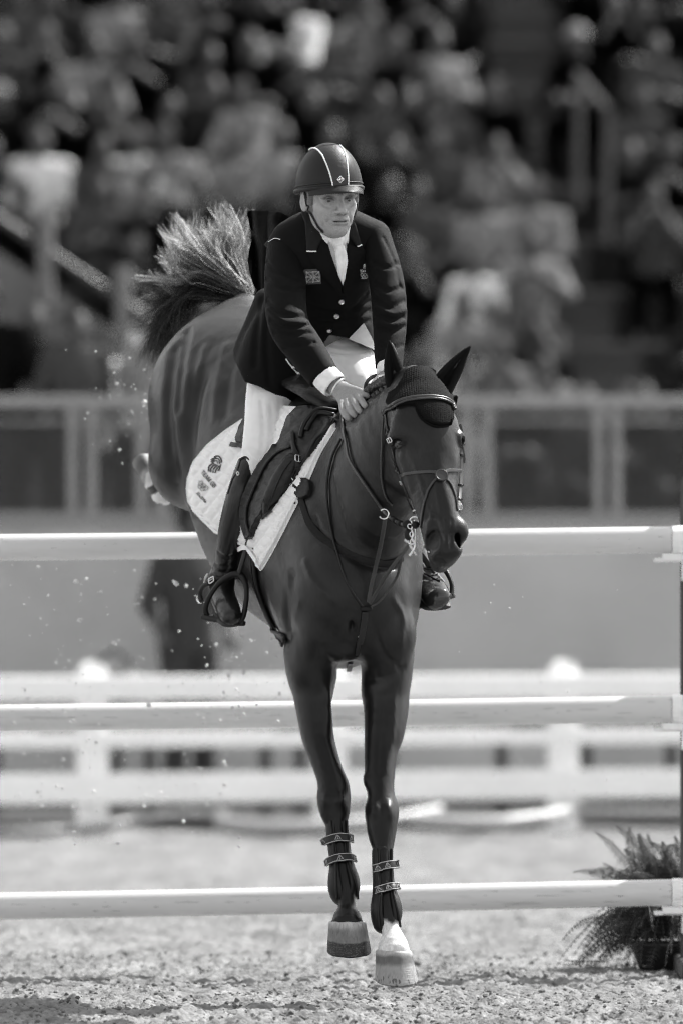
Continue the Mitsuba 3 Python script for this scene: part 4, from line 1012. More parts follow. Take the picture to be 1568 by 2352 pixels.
# --- tendon boots
def leg_boot(L, v0, v1, front, w_add, label, straps):
    k = thing('tendon_boot', label, 'tendon boot', 'tendon boots of the horse')
    pts, ra, rb = nodes(L)
    lo, hi = pts.min(0)-.08, pts.max(0)+.08
    B_ = Field(*[axis(a, b, .0034) for a, b in zip(lo, hi)])
    B_.chain(pts, ra, rb, k=.01, sub=4)
    q, wa, wb = nodes(front)
    B_.chain(q, wa, wb, k=.004, op='cut', sub=4, cap=.012)
    bv, bf = B_.mesh()
    add('shell', (bv, bf), 'boot_shell', k, smooth=True)
    S_ = Surf((BV, BF), (bv, bf))
    for pts_ in (front,):
        for s in (-1, 1):
            e = [(a[0]+s*(a[3]+2.5), a[1]) for a in pts_]
            p, n = on(S_, e, .003, 5, 3)
            add('edging', tube(p, .0035, 8), 'boot_shell', k, smooth=True)
    for (uv, h) in straps:
        p, n = on(S_, uv, .004, 8, 4)
        p = p+n*.004
        kk = add('strap', ribbon(p, n, M(h), .004), 'leather_light', k, smooth=40)
        t = unit(np.gradient(p, axis=0)); s = unit(np.cross(t, n))
        for e in (-.40, .40): add('edge_band', ribbon(p+s*M(h)*e+n*.0028, n, M(2.2), .0012), 'strap_light', kk)
        m = len(p)
        for a in np.linspace(.14, .88, 3 if len(uv) > 3 else 2):
            i = int(a*(m-1)); c, tt, ss, nn = p[i]+n[i]*.0042, t[i], s[i], n[i]
            ss = ss if ss[2] > 0 else -ss
            def q2(x, y): return c+tt*M(x)+ss*M(y)
            w = lambda A, B, r: ribbon(np.array([q2(*A), q2((A[0]+B[0])/2, (A[1]+B[1])/2), q2(*B)]), np.array([nn]*3), M(r), .0008)
            add('woven_mark', join([w((-6, -4), (-1, 4), 1.7), w((1, 4), (6, -4), 1.7), w((0, -4), (0, 5), 1.3), w((-7, -5), (7, -5), 1.0)]), 'strap_light', kk)
leg_boot([(772, 1893, -.245, 25, .04), (776, 1925, -.262, 26.5, .040), (781, 1965, -.28, 26, .038), (785, 1992, -.295, 29, .042), (789, 2025, -.315, 36.5, .050), (789, 2042, -.322, 35, .048), (784, 2056, -.33, 24, .035)], 0, 0,
         [(777, 1885, -.33, 15, .06), (781, 1935, -.345, 12.5, .06), (786, 1985, -.375, 12.5, .06), (794, 2030, -.42, 19, .07), (797, 2064, -.43, 20, .07)], 5,
         'black tendon boot with light edged straps above the dark wet hoof', [([(744, 1936), (757, 1930), (775, 1925), (792, 1925), (805, 1928)], 21), ([(752, 1984), (765, 1977), (782, 1972), (800, 1972), (812, 1976)], 21)])
leg_boot([(877, 1959, -.33, 24, .04), (878, 1990, -.345, 24.5, .040), (880, 2025, -.36, 25, .038), (883, 2055, -.38, 29, .042), (886, 2085, -.395, 36, .050), (886, 2104, -.40, 35, .048), (880, 2120, -.405, 25, .036)], 0, 0,
         [(881, 1950, -.41, 14, .06), (882, 2000, -.425, 12.5, .06), (886, 2050, -.46, 13, .06), (890, 2095, -.49, 19, .07), (894, 2130, -.51, 20, .07)], 5,
         'black tendon boot with light edged straps above the white pastern', [([(862, 1996), (878, 1991), (895, 1987), (909, 1985)], 20), ([(865, 2049), (880, 2043), (897, 2039), (912, 2038)], 20)])

# --- tail
scene['tail_hair'] = dict(type='principledthin', base_color=mikit.proc(lambda p, n, uv: mi.Color3f(uv.x*(.6+.8*mikit.noise(p.x*120, p.y*120, p.z*120)))), roughness=.3, spec_trans=0., diff_trans=1.8)
G = [([(580, 672), (566, 610), (566, 560), (574, 520)], .8), ([(576, 668), (548, 600), (538, 550), (537, 478)], 1.3), ([(573, 668), (538, 612), (522, 560), (517, 510)], 1.2), ([(570, 668), (522, 615), (478, 572), (446, 500)], 1.0),
     ([(568, 672), (508, 620), (447, 575), (405, 512)], 1.2), ([(566, 676), (492, 628), (420, 595), (396, 543)], 1.2), ([(564, 680), (482, 642), (420, 638), (388, 598)], 1.0), ([(562, 684), (472, 650), (402, 664), (345, 655)], .9),
     ([(560, 688), (466, 658), (390, 697), (312, 722)], 1.1), ([(558, 690), (460, 664), (386, 716), (338, 800)], 1.3), ([(556, 692), (455, 668), (388, 735), (362, 852)], 1.4), ([(556, 694), (462, 672), (405, 735), (385, 805)], 1.3), ([(556, 690), (490, 655), (440, 690), (420, 730)], 1.2)]
vs, fs, al, nv = [], [], [], 0
for gi, (g, wgt) in enumerate(G):
    g = np.array(g, float)
    for s in range(int(520*wgt)):
        cr_ = np.random.default_rng(gi*40+s//24); clump = cr_.normal(size=6); cw = cr_.random(2)
        j = rng.normal(size=6)
        q = g.copy(); other = np.array(G[(gi+1) % len(G)][0], float)
        w = (cw[0]*.8+.12*rng.random())*(gi < len(G)-2); q = q*(1-w)+other*w
        q[1] += clump[:2]*9+j[:2]*3; q[2] += clump[2:4]*11+j[2:4]*3.5; q[3] += clump[4:]*19+j[4:]*5
        q[0] += rng.normal(size=2)*[3, 5]
        L = .62+.35*cw[1]+.18*rng.random()
        c = resample(q, 5); c = c[:max(6, int(len(c)*L))]
        y0 = 1.50+rng.normal()*.018; ys = y0+np.linspace(0, 1, len(c))**.8*(.16+.06*clump[0]+.03*j[0])
        wob = np.sin(np.linspace(0, 9, len(c))+cr_.random()*6)*np.linspace(0, 4.5, len(c))+np.cumsum(rng.normal(size=len(c)))*np.linspace(.1, 1.1, len(c))
        pts = np.array([P(a[0]+b, a[1]+b*.6, y) for a, b, y in zip(c, wob, ys)])
        tg = unit(np.gradient(pts, axis=0)); sd = unit(np.cross(tg, unit(rng.normal(size=3)))); n = len(pts)
        wd = np.linspace(.0008, .0004, n)[:, None]; r_ = np.arange(n-1)
        tv = np.vstack([pts-sd*wd, pts+sd*wd]); tf = np.vstack([np.stack([r_, r_+1, r_+n], 1), np.stack([r_+1, r_+n+1, r_+n], 1)])
        vs.append(tv); fs.append(tf+nv); nv += len(tv); al.append(np.full(len(tv), .04+.62*rng.random()*(gi < 7)+.12*rng.random()**2))  # upper locks paler: glow of the backlight painted into the hair tone
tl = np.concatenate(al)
add('tail', (np.vstack(vs), np.vstack(fs)), 'tail_hair', horse, smooth=True, uv=np.c_[tl, tl*0], label='tail flung up over the rump with sunlit wispy ends')
# ------------------------------------------------------------------ the rider
def Ry(yaw, roll, pitch):
    cy, sy, cr, sr, cp, sp_ = math.cos(yaw), math.sin(yaw), math.cos(roll), math.sin(roll), math.cos(pitch), math.sin(pitch)
    s, f, u = np.array([cy, sy, 0]), np.array([sy, -cy, 0]), np.array([0, 0, 1.])
    f, u = f*cp-u*sp_, u*cp+f*sp_
    s, u = s*cr+u*sr, u*cr-s*sr
    return np.array([s, f, u])
CH = P(757, 453.5, .10)
HRr = Ry(math.radians(19), math.radians(2.5), math.radians(6))
def hd(s, f, u):
    u = u*.92 if u < 0 else u
    return CH+HRr[0]*s+HRr[1]*f+HRr[2]*u
hand_c = P(803, 920, -.10)
gxs = axis(-.48, .40, .016, [(CH[0]-.10, CH[0]+.10, .0028), (hand_c[0]-.06, hand_c[0]+.05, .0032)])
gys = axis(-.44, .86, .018, [(CH[1]-.14, CH[1]+.05, .0030), (-.39, -.04, .0042)])
gzs = axis(1.20, 2.62, .018, [(CH[2]-.14, CH[2]+.06, .0028), (hand_c[2]-.07, hand_c[2]+.06, .0034)])
B = Field(gxs, gys, gzs)
# head
B.ell(hd(0, -.012, .030), (.076, .097, .098), HRr, k=.02)
B.ell(hd(0, .038, -.038), (.056, .056, .085), HRr, k=.020)
B.ell(hd(0, .034, -.080), (.041, .056, .042), HRr, k=.020)
B.ell(hd(0, .070, -.104), (.026, .022, .020), HRr, k=.022)
for s in (-1, 1):
    B.ell(hd(s*.047, .054, -.026), (.018, .026, .020), HRr, k=.020)           # cheekbones
    B.ell(hd(s*.030, .068, -.060), (.016, .018, .024), HRr, k=.022)
    B.chain([hd(s*.012, .095, .014), hd(s*.034, .092, .019), hd(s*.054, .076, .010)], .0075, .008, side=HRr[2], k=.014)
    B.ell(hd(s*.031, .104, -.003), (.019, .019, .0115), HRr, k=.010, op='cut')
    B.chain([hd(s*.017, .083, -.006), hd(s*.031, .0905, .0012), hd(s*.047, .078, -.004)], .0035, .005, side=HRr[2], k=.004)
    B.chain([hd(s*.017, .083, -.007), hd(s*.031, .0880, -.0105), hd(s*.046, .078, -.006)], .0032, .004, side=HRr[2], k=.005)
    B.chain([hd(s*.016, .092, -.018), hd(s*.031, .0895, -.026), hd(s*.046, .078, -.020)], .0012, .003, side=HRr[2], k=.008, op='cut')   # pouch
    B.chain([hd(s*.019, .101, -.044), hd(s*.031, .090, -.060), hd(s*.036, .082, -.078)], .0014, .003, side=HRr[0], k=.010, op='cut')   # fold
    B.ell(hd(s*.079, -.008, -.012), (.008, .019, .031), Ry(math.radians(19)+s*-.35, 0, 0), k=.008)
    B.ell(hd(s*.086, -.004, -.008), (.006, .010, .018), HRr, k=.005, op='cut')
B.chain([hd(0, .094, .006), hd(0, .104, -.016), hd(0, .119, -.036)], [.0080, .0095, .0125], [.010, .012, .0125], side=HRr[0], k=.012)
for s in (-1, 1):
    B.ell(hd(s*.0150, .103, -.042), (.0095, .012, .0085), HRr, k=.006)
    B.ell(hd(s*.0085, .108, -.0505), (.0040, .006, .0035), HRr, k=.003, op='cut')
B.ell(hd(0, .086, -.066), (.026, .016, .016), HRr, k=.015)
B.chain([hd(-.020, .090, -.072), hd(-.008, .1015, -.0665), hd(0, .1015, -.068), hd(.008, .1015, -.0665), hd(.020, .090, -.072)], .0040, .0050, side=HRr[2], k=.006)
B.chain([hd(-.021, .090, -.0775), hd(0, .1005, -.0815), hd(.021, .090, -.0775)], .0048, .0055, side=HRr[2], k=.006)
B.chain([hd(-.0205, .094, -.0728), hd(-.008, .106, -.0735), hd(0, .107, -.0742), hd(.008, .106, -.0735), hd(.0205, .094, -.0728)], .0018, .006, side=HRr[2], k=.003, op='cut')
B.chain([hd(-.015, .098, -.090), hd(0, .101, -.091), hd(.015, .098, -.090)], .0012, .003, side=HRr[2], k=.010, op='cut')
for z in (.030, .040): B.chain([hd(-.03, .096, z), hd(0, .101, z+.001), hd(.03, .096, z)], .0009, .002, side=HRr[2], k=.006, op='cut')
# neck, trunk, limbs under the clothes
def chainP(F, L, k=.02, sub=4, side=None, op='add', grow=0.):
    pts, ra, rb = nodes(L); F.chain(pts, ra+grow, rb+grow, side=side, k=k, sub=sub, op=op)
B.chain([hd(0, -.025, -.05), P(752, 520, .19), P(750, 560, .26)], [.050, .056, .072], [.058, .060, .06], side=HRr[0], k=.03)
TORSO = [(752, 530, .235, 74, .07), (752, 556, .235, 112, .095), (748, 620, .26, 116, .118), (735, 700, .37, 108, .118), (716, 770, .50, 98, .115), (692, 830, .62, 104, .125)]
ARMR = [(662, 566, .24, 48, .064), (655, 650, .15, 48, .060), (662, 742, .035, 47, .058), (700, 802, -.015, 44, .053), (738, 858, -.055, 38, .046), (748, 872, -.065, 37, .044)]
ARML = [(860, 553, .22, 40, .060), (886, 640, .15, 40, .056), (894, 725, .08, 40, .056), (893, 795, .03, 35, .048), (892, 846, -.02, 31, .042)]
THIR = [(660, 845, .56, 88, .10), (632, 915, .40, 68, .085), (614, 975, .28, 53, .07), (598, 1035, .21, 43, .06), (583, 1076, .235, 30, .05)]
THIL = [(745, 810, .56, 62, .09), (795, 835, .40, 66, .085), (838, 895, .22, 52, .07), (880, 985, .16, 40, .055), (900, 1050, .18, 32, .05)]
CALR = [(580, 1055, .215, 30, .05), (562, 1105, .26, 31, .055), (548, 1150, .265, 31, .055), (536, 1200, .295, 31, .052), (526, 1250, .35, 29, .048), (518, 1290, .41, 26, .044), (511, 1325, .44, 26.5, .045)]
FOOTR = [(507, 1342, .445, 27, .045), (514, 1375, .38, 29, .040), (525, 1402, .28, 28, .034), (532, 1416, .235, 24, .028)]
CALL = [(900, 1045, .18, 32, .05), (916, 1120, .20, 34, .055), (934, 1200, .26, 31, .05), (952, 1275, .33, 26, .043)]
FOOTL = [(957, 1293, .33, 27, .045), (972, 1322, .26, 31, .042), (992, 1355, .15, 34.5, .038), (1002, 1374, .09, 32, .034)]
chainP(B, TORSO, grow=-.012, side=(1, .1, 0))
for L in (ARMR, ARML, THIR, THIL, CALR, CALL, FOOTR, FOOTL): chainP(B, L, grow=-.014)
# right hand: wrist, palm, four bent fingers closed on the plaits, thumb at the side
def finger(F, L, r, k=.004): F.chain([P(*a) for a in L], r, [x*.95 for x in r], k=k, sub=3)
B.chain([P(735, 852, -.05), P(768, 884, -.085), P(782, 896, -.105)], [.030, .0275, .026], [.024, .021, .019], k=.012)
B.chain([P(783, 897, -.106), P(797, 910, -.155), P(804, 919, -.190)], [.029, .035, .036], [.018, .017, .015], k=.012)
finger(B, [(785, 925, -.185), (787, 942, -.235), (797, 957, -.268), (807, 962, -.262)], [.0108, .0112, .0110, .0088], k=.0025)
finger(B, [(798, 920, -.195), (802, 936, -.255), (812, 951, -.292), (820, 954, -.285)], [.0104, .0106, .0102, .0084], k=.0025)
finger(B, [(810, 912, -.200), (816, 928, -.270), (825, 943, -.318), (832, 946, -.312)], [.0102, .0102, .0096, .0080], k=.0025)
finger(B, [(820, 904, -.200), (829, 918, -.275), (837, 931, -.335), (842, 934, -.335)], [.0098, .0096, .0090, .0076], k=.0025)
finger(B, [(796, 892, -.120), (815, 896, -.175), (833, 902, -.235), (844, 910, -.255)], [.0135, .0120, .0108, .0088], k=.008)
for a in ((786, 927, -.197), (799, 922, -.207), (811, 914, -.212), (821, 906, -.212)): B.ell(P(*a), (.0090, .009, .0090), k=.006)
# left hand, behind the ear of the horse
B.chain([P(891, 850, -.03), P(888, 870, -.06)], [.026, .027], [.02, .02], k=.012)
B.chain([P(886, 872, -.065), P(880, 892, -.09)], [.034, .036], [.018, .016], k=.012)
for i in range(4): finger(B, [(868+9*i, 890, -.10), (862+9*i, 904, -.118), (858+9*i, 914, -.105)], [.0105, .0102, .0085])
finger(B, [(868, 872, -.085), (856, 886, -.105), (852, 898, -.110)], [.013, .011, .009], k=.008)
SV, SF = B.mesh()
sp_ = SV-CH; hs, hf, hu = sp_ @ HRr[0], sp_ @ HRr[1], sp_ @ HRr[2]
nz = trimesh.Trimesh(SV, SF, process=False).vertex_normals
inh = (hu > -.14)*(np.abs(hs) < .1)*(hf < .14)
SV = SV+nz*(.0007*(meshkit.fbm(SV*160, 2, 2)-.5))[:, None]
sk = np.full(len(SV), .36)*np.where(SV[:, 2] < 2.1, .72, 1.)
g2 = lambda x, a, w: np.exp(-((x-a)/w)**2)
sk *= 1-.22*inh*(g2(hu, -.0630, .004)+.8*g2(hu, -.0745, .0045))*g2(hs, 0, .016)*(hf > .08)       # lips
sk *= 1-.92*inh*g2(hu, -.0680, .0020)*(np.abs(hs) < .019)*(hf > .08)  # dark line between the lips: crease shade painted into the skin tone
for s in (-1, 1):
    sk *= 1-.6*inh*g2(hu, .016-.10*np.abs(hs-s*.034), .0035)*g2(hs, s*.034, .017)*(hf > .05)*meshkit.noise(SV*500)
    sk *= 1-.55*inh*g2(hu, .0022-.16*np.abs(hs-s*.032), .0016)*g2(hs, s*.032, .013)*(hf > .06)
    sk *= 1-.6*inh*g2(hu, .004, .013)*g2(hs, s*.031, .018)*(hf > .06)  # shade of the eye sockets under the visor painted into the skin tone
    sk *= 1-.12*inh*g2(hs, s*(.021+.45*(-.042-hu)), .005)*g2(hu, -.055, .014)*(hf > .06)  # shade along the cheek folds painted into the skin tone
    sk *= 1-.6*inh*g2(hs, s*.0085, .0045)*g2(hu, -.0465, .004)*(hf > .09)  # shade inside the nostrils painted into the skin tone
sk *= 1-.34*inh*(1-np.clip((hu+.050)/.02, 0, 1))*(hf > .02)*meshkit.noise(SV*420)                  # stubble
sk *= .86+.28*meshkit.fbm(SV*70, 3, 7)
scene['skin'] = dict(type='twosided', bsdf=dict(type='principled', roughness=.48, specular=.35, base_color=mikit.proc(
    lambda p, n, uv: mi.Color3f(uv.x*(.88+.24*mikit.fbm(p.x*230, p.y*230, p.z*230, 3))))))
rider = add('person', (SV, SF), 'skin', smooth=True, uv=np.c_[sk, sk*0], label='rider in helmet, dark tailcoat and white breeches, crouched over the horse', cat='person')
grey('eye_white', .34, .25); grey('iris', .025, .15, spec=.8); grey('pupil', .005, .1)
for s in (-1, 1):
    c = hd(s*.0315, .0782, -.0040); b = trimesh.creation.icosphere(3, .0126)
    ek = add('eye', (np.array(b.vertices)+c, b.faces), 'eye_white', rider, smooth=True)
    look_ = unit(HRr[1]*1.0+HRr[0]*-.10+HRr[2]*-.02)
    for nm, rr, off, mt in (('iris', .0062, .0110, 'iris'), ('pupil', .0027, .0126, 'pupil')):
        d_ = trimesh.creation.icosphere(2, rr); R3 = trimesh.geometry.align_vectors([0, 0, 1], look_)[:3, :3]
        add(nm, ((np.array(d_.vertices)*[1, 1, .35]) @ R3.T+c+look_*off, d_.faces), mt, ek, smooth=True)
grey('hair_grey', .16, .6, .5, 400)
HF = Field(*[axis(c-.14, c+.14, .004) for c in CH])
HF.ell(hd(0, -.020, .018), (.0815, .096, .094), HRr, k=.01)
HF.ell(hd(0, .085, -.05), (.090, .082, .120), HRr, k=.01, op='cut'); HF.ell(hd(0, -.01, -.12), (.12, .12, .062), HRr, k=.01, op='cut')
for s in (-1, 1): HF.ell(hd(s*.086, -.004, -.020), (.018, .026, .036), HRr, k=.006, op='cut'); HF.chain([hd(s*.0735, .032, .02), hd(s*.073, .028, -.018)], .006, .010, side=HRr[1], k=.006)
hv, hf_ = HF.mesh(); hv = hv+.0025*(meshkit.noise(hv*[260, 260, 60])-.5)[:, None]
add('hair', (hv, hf_), 'hair_grey', rider, smooth=True)

# ------------------------------------------------------------------ clothes
def cloth(name, a, rough=.85, spec=.12, wave=.0, fine=900., sheen=.3, mott=.3):
    scene[name] = dict(type='twosided', bsdf=dict(type='bumpmap', scale=1.0, arbitrary=mikit.proc(
        lambda p, n, uv: .00008*mikit.noise(p.x*fine, p.y*fine, p.z*fine)+.004*mikit.fbm(p.x*17+p.z*4, p.y*17, p.z*13, 2)*wave, eps=.001),
        bsdf=dict(type='principled', base_color=mikit.proc(lambda p, n, uv: mi.Color3f(a*(1-mott/2+mott*mikit.fbm(p.x*70, p.y*70, p.z*70, 2)))), roughness=rough, specular=spec, sheen=sheen)))
cloth('coat_cloth', .0050, .75, .10, .8); cloth('collar_velvet', .018, .85, .1, .2, sheen=.5); cloth('breeches', .82, .8, .2, .15, sheen=0., mott=.06); cloth('shirt_white', .82, .75, .2, .5, sheen=0.); cloth('shirt_front', .50, .75, .2, .5, sheen=0.)  # shirt_front: shirt white darkened, shade beside the tie put into the colour
grey('piping_white', .8, .6); grey('badge_grey', .06, .8); grey('badge_light', .38, .8); grey('sun_patch_grey', .60, .7)
grey('helmet_shell', .009, .5, .1, 200, spec=.3); grey('helmet_mesh', .035, .45, .1, 200, spec=.4); grey('silver', .75, .25, metal=1.)
grey('boot_leather', .011, .28, .2, 40, spec=.4, bump=.0008, bscale=120); grey('boot_polish', .010, .12, .2, 40, spec=.6, clearcoat=.6); grey('sole', .02, .6)
def folds(F, L, r, k=None, op='cut'):
    """Creases: lines of sketch points pressed into (or raised on) the nearest front surface."""
    from scipy.interpolate import RegularGridInterpolator
    f = RegularGridInterpolator(F.ax, F.F, bounds_error=False, fill_value=1.)
    q = []
    for a in resample(np.array(L, float), 4):
        d = dirs([a])[0]; t = np.linspace(25., 27.4, 900); x = CAM+d*t[:, None]; w = f(x); i = np.argmax(w < 0)
        if w[i] < 0: q.append(x[i])
    if len(q) > 2: F.chain(q, r, r*1.1, k=k or r*3, op=op, sub=1)
def vcut(F, curve, below=True):
    """Trim a garment along a hem drawn in the sketch."""
    x, y, z = np.meshgrid(*F.ax, indexing='ij')
    q = np.stack([x, y, z], -1)-CAM; w = q @ FWD
    u, v = 784+(q @ RGT)/w/PX, 1176-(q @ UPV)/w/PX
    c = np.array(curve, float); vh = np.interp(u, c[:, 0], c[:, 1])
    F.F = np.maximum(F.F, ((v-vh) if below else (vh-v)).astype(np.float32)*np.float32(mpp(.2)))
HEM = [(500, 800), (534, 815), (548, 846), (562, 877), (592, 886), (628, 904), (653, 925), (670, 929), (691, 912), (712, 860), (742, 790), (757, 769), (802, 777), (862, 803), (900, 806)]
J = Field(axis(-.42, .24, .0062), axis(-.06, .82, .0075), axis(1.78, 2.58, .0062))
chainP(J, TORSO, side=(1, .1, 0), k=.03)
chainP(J, [(735, 530, .22, 46, .06), (668, 560, .24, 50, .062)], k=.04); chainP(J, [(785, 520, .22, 42, .06), (856, 546, .225, 42, .060)], k=.04)
chainP(J, [(668, 720, .42, 66, .10), (640, 800, .42, 82, .115), (620, 870, .40, 84, .115), (612, 930, .38, 84, .11)], k=.05, side=(1, .1, 0))
chainP(J, [(612, 690, .50, 28, .05), (590, 750, .52, 30, .05), (566, 810, .50, 30, .05), (574, 860, .46, 28, .05)], k=.05)
chainP(J, [(800, 690, .30, 50, .09), (815, 760, .32, 48, .09), (830, 810, .34, 44, .08)], k=.04)
vcut(J, HEM)
for L, r in (([(600, 690), (590, 760), (585, 840)], .006), ([(618, 700), (612, 780), (620, 880)], .005), ([(700, 690), (740, 712), (790, 716), (850, 690)], .004), ([(700, 730), (750, 742), (800, 735), (850, 712)], .004), ([(843, 675), (820, 700), (800, 725)], .003),
             ([(784, 676), (781, 700), (770, 735), (756, 765)], .0022), ([(720, 760), (760, 760), (800, 752), (850, 735)], .003)): folds(J, L, r)
JV, JF = J.mesh()
jk = add('jacket', (JV, JF), 'coat_cloth', rider, smooth=True, label='dark tailcoat with white piping, pale buttons and emblems')
A = Field(axis(-.26, .24, .0055), axis(-.14, .34, .0065), axis(1.86, 2.56, .0058))
chainP(A, ARMR, k=.02); chainP(A, ARML, k=.02)
for L, r in (([(612, 600), (640, 628), (690, 640)], .004), ([(610, 640), (650, 665), (700, 660)], .004), ([(612, 690), (650, 722), (704, 728)], .005), ([(620, 735), (660, 752), (712, 745)], .005), ([(628, 765), (665, 770), (712, 762)], .005), ([(650, 800), (690, 796), (722, 786)], .003),
             ([(855, 600), (885, 615), (918, 605)], .004), ([(858, 650), (890, 668), (924, 660)], .004), ([(858, 690), (890, 708), (930, 690)], .005), ([(862, 718), (895, 735), (934, 722)], .005), ([(866, 752), (895, 762), (932, 748)], .004), ([(870, 790), (895, 800), (926, 792)], .003), ([(880, 545), (905, 600), (918, 660)], .003)): folds(A, L, r, r*2.6)
for L, r in (([(616, 712), (655, 740), (700, 742)], .004), ([(862, 704), (900, 722), (930, 712)], .005), ([(862, 738), (900, 748), (934, 736)], .004)): folds(A, L, r, .012, 'add')
_x, _y, _z = np.meshgrid(*A.ax, indexing='ij')
for c_, d_, lim in ((P(746, 868, -.06), P(738, 858, -.055)-P(700, 802, -.015), lambda u: u < P(815, 868, -.06)[0]), (P(892, 843, -.02), P(892, 846, -.02)-P(893, 795, .03), lambda u: u > P(845, 843, 0)[0])):
    d_ = unit(d_); h_ = (_x-c_[0])*d_[0]+(_y-c_[1])*d_[1]+(_z-c_[2])*d_[2]
    A.F = np.where(lim(_x), np.maximum(A.F, h_.astype(np.float32)), A.F)
AV, AF = A.mesh()
add('sleeves', (AV, AF), 'coat_cloth', jk, smooth=True)
JS = Surf((JV, JF), (AV, AF)); JT = Surf((JV, JF))
# blown-up coat tail behind the shoulder
def sheet(poly, yf, th, step=6.):
    pg = sg.Polygon(poly); x0, y0, x1, y1 = pg.bounds
    ring_ = np.array(pg.exterior.segmentize(step).coords)[:-1]
    gx_, gy_ = np.meshgrid(np.arange(x0, x1, step), np.arange(y0, y1, step)); g = np.c_[gx_.ravel(), gy_.ravel()]
    import shapely
    uv = np.vstack([ring_, g[shapely.contains_xy(pg.buffer(-step*.6), g[:, 0], g[:, 1])]])
    from scipy.spatial import Delaunay
    D = Delaunay(uv).simplices; cen = uv[D].mean(1); D = D[shapely.contains_xy(pg, cen[:, 0], cen[:, 1])]
    a, b, c = uv[D[:, 0]], uv[D[:, 1]], uv[D[:, 2]]
    cr = (b[:, 0]-a[:, 0])*(c[:, 1]-a[:, 1])-(b[:, 1]-a[:, 1])*(c[:, 0]-a[:, 0]); D[cr > 0] = D[cr > 0][:, ::-1]
    y = yf(uv[:, 0], uv[:, 1])
    f_ = np.array([P(p[0], p[1], q) for p, q in zip(uv, y)]); b_ = np.array([P(p[0], p[1], q+th) for p, q in zip(uv, y)])
    n, m = len(uv), len(ring_); r = np.arange(m); r2 = (r+1) % m
    wall = np.vstack([np.stack([r, r2, r2+n], 1), np.stack([r, r2+n, r+n], 1)])
    if not sg.LinearRing(ring_).is_ccw: wall = wall[:, ::-1]
    return np.vstack([f_, b_]), np.vstack([D, D[:, ::-1]+n, wall])
add('coat_tail', sheet([(567, 485), (580, 483), (612, 484), (646, 487), (664, 498), (640, 530), (622, 545), (607, 562), (640, 600), (672, 640), (690, 700), (690, 790), (630, 790), (606, 740), (596, 690), (588, 664), (582, 655), (574, 628), (569, 602), (572, 578), (577, 555), (577, 540), (575, 525), (571, 505)],
    lambda u, v: np.interp(v, [480, 520, 600, 680, 740, 790], [.66, .72, .76, .74, .68, .58])+.05*np.exp(-((u-583-.12*(v-560))/7)**2)-.03*np.exp(-((u-612+.1*(v-560))/12)**2)+.04*np.exp(-((u-640)/18)**2-((v-500)/20)**2)+.015*np.sin(u*.06), .008), 'coat_cloth', jk, smooth=40, label='coat tail blown up behind the shoulder')
# shirt front, collar, stock tie
sh = add('shirt', patch(JT, [(718, 508), (728, 530), (745, 556), (762, 600), (781, 652), (786, 650), (795, 605), (799, 560), (803, 525), (790, 530), (755, 535)], off=.001, th=.003, step=3, smooth=6)[:2], 'shirt_front', rider, smooth=60)
ST = Surf((JV, JF), (np.asarray(mikit.meshkit.WRITTEN[scene[sh]['filename']][0]), np.asarray(mikit.meshkit.WRITTEN[scene[sh]['filename']][1])))
NK = Field(*[axis(c-.14, c+.14, .005) for c in P(755, 530, .19)])
NK.chain([hd(0, -.020, -.085), P(752, 530, .195), P(751, 552, .225)], [.056, .060, .070], [.058, .060, .062], side=HRr[0], k=.02)
NK.chain([hd(0, .01, -.03), hd(0, .0, -.10)], [.068, .052], [.075, .055], side=HRr[0], k=.01, op='cut')
vcut(NK, [(600, 560), (726, 527), (745, 537), (785, 540), (803, 527), (880, 500)], below=False)
add('collar_band', NK.mesh(), 'shirt_white', sh, smooth=True)
nkv = NK.mesh(); ST2 = Surf((JV, JF), nkv)
add('collar_wing', patch(ST2, [(728, 524), (731, 538), (751, 561), (761, 546), (744, 536)], off=.006, th=.005, step=2.4, smooth=6)[:2], 'shirt_white', sh, smooth=60)
add('collar_wing', patch(ST2, [(803, 522), (790, 537), (785, 547), (789, 564), (797, 552)], off=.006, th=.005, step=2.4, smooth=6)[:2], 'shirt_white', sh, smooth=60)
tie = add('tie', patch(ST2, [(768, 566), (785, 564), (793, 583), (794.5, 600), (791, 622), (784, 651), (774, 628), (770, 598)], off=.011, th=.008, step=2.4, smooth=6, height=lambda u, v, d: .004*np.exp(-((u-786-.02*(v-600))/3)**2))[:2], 'shirt_white', rider, smooth=60, label='white tie')
add('knot', patch(ST2, [(753, 548), (762, 544), (777, 543), (789, 546), (786, 560), (784, 570), (770, 573), (759, 562)], off=.010, th=.006, step=2.2, smooth=6, height=lambda u, v, d: .008*(1-np.exp(-(d/5)**2)))[:2], 'shirt_white', tie, smooth=60)
LS = ST2
for L, m, o, t, nm in (([(696, 482), (706, 487), (727, 517), (741, 546), (727, 578), (705.5, 578), (702, 514), (694, 495)], 'collar_velvet', .006, .006, 'collar'), ([(809, 506), (816, 520), (828, 560), (817, 566), (797, 536), (804, 520)], 'collar_velvet', .006, .006, 'collar'),
                       ([(740, 548), (728, 580), (709, 583), (714, 600), (745, 638), (781, 675), (784, 652), (765, 601), (753, 562)], 'coat_cloth', .005, .005, 'lapel'), ([(795, 559), (817, 567), (828, 563), (842, 581), (829, 637), (806, 660), (786, 672), (783, 653), (793, 600)], 'coat_cloth', .005, .005, 'lapel')):
    add(nm, patch(LS, L, off=o, th=t, step=2.6, smooth=6, edge=.5)[:2], m, jk, smooth=60)
def piping(surf, uv, r, mat='piping_white', off=.012, parent=None):
    p, n = on(surf, uv, off, 6, 3); add('piping', tube(p, r, 8), mat, parent or jk, smooth=True)
piping(JT, [(706, 577.5), (716, 578), (727.5, 578)], .0022); piping(JT, [(817, 566), (823, 563.5), (828, 560.5)], .0022)
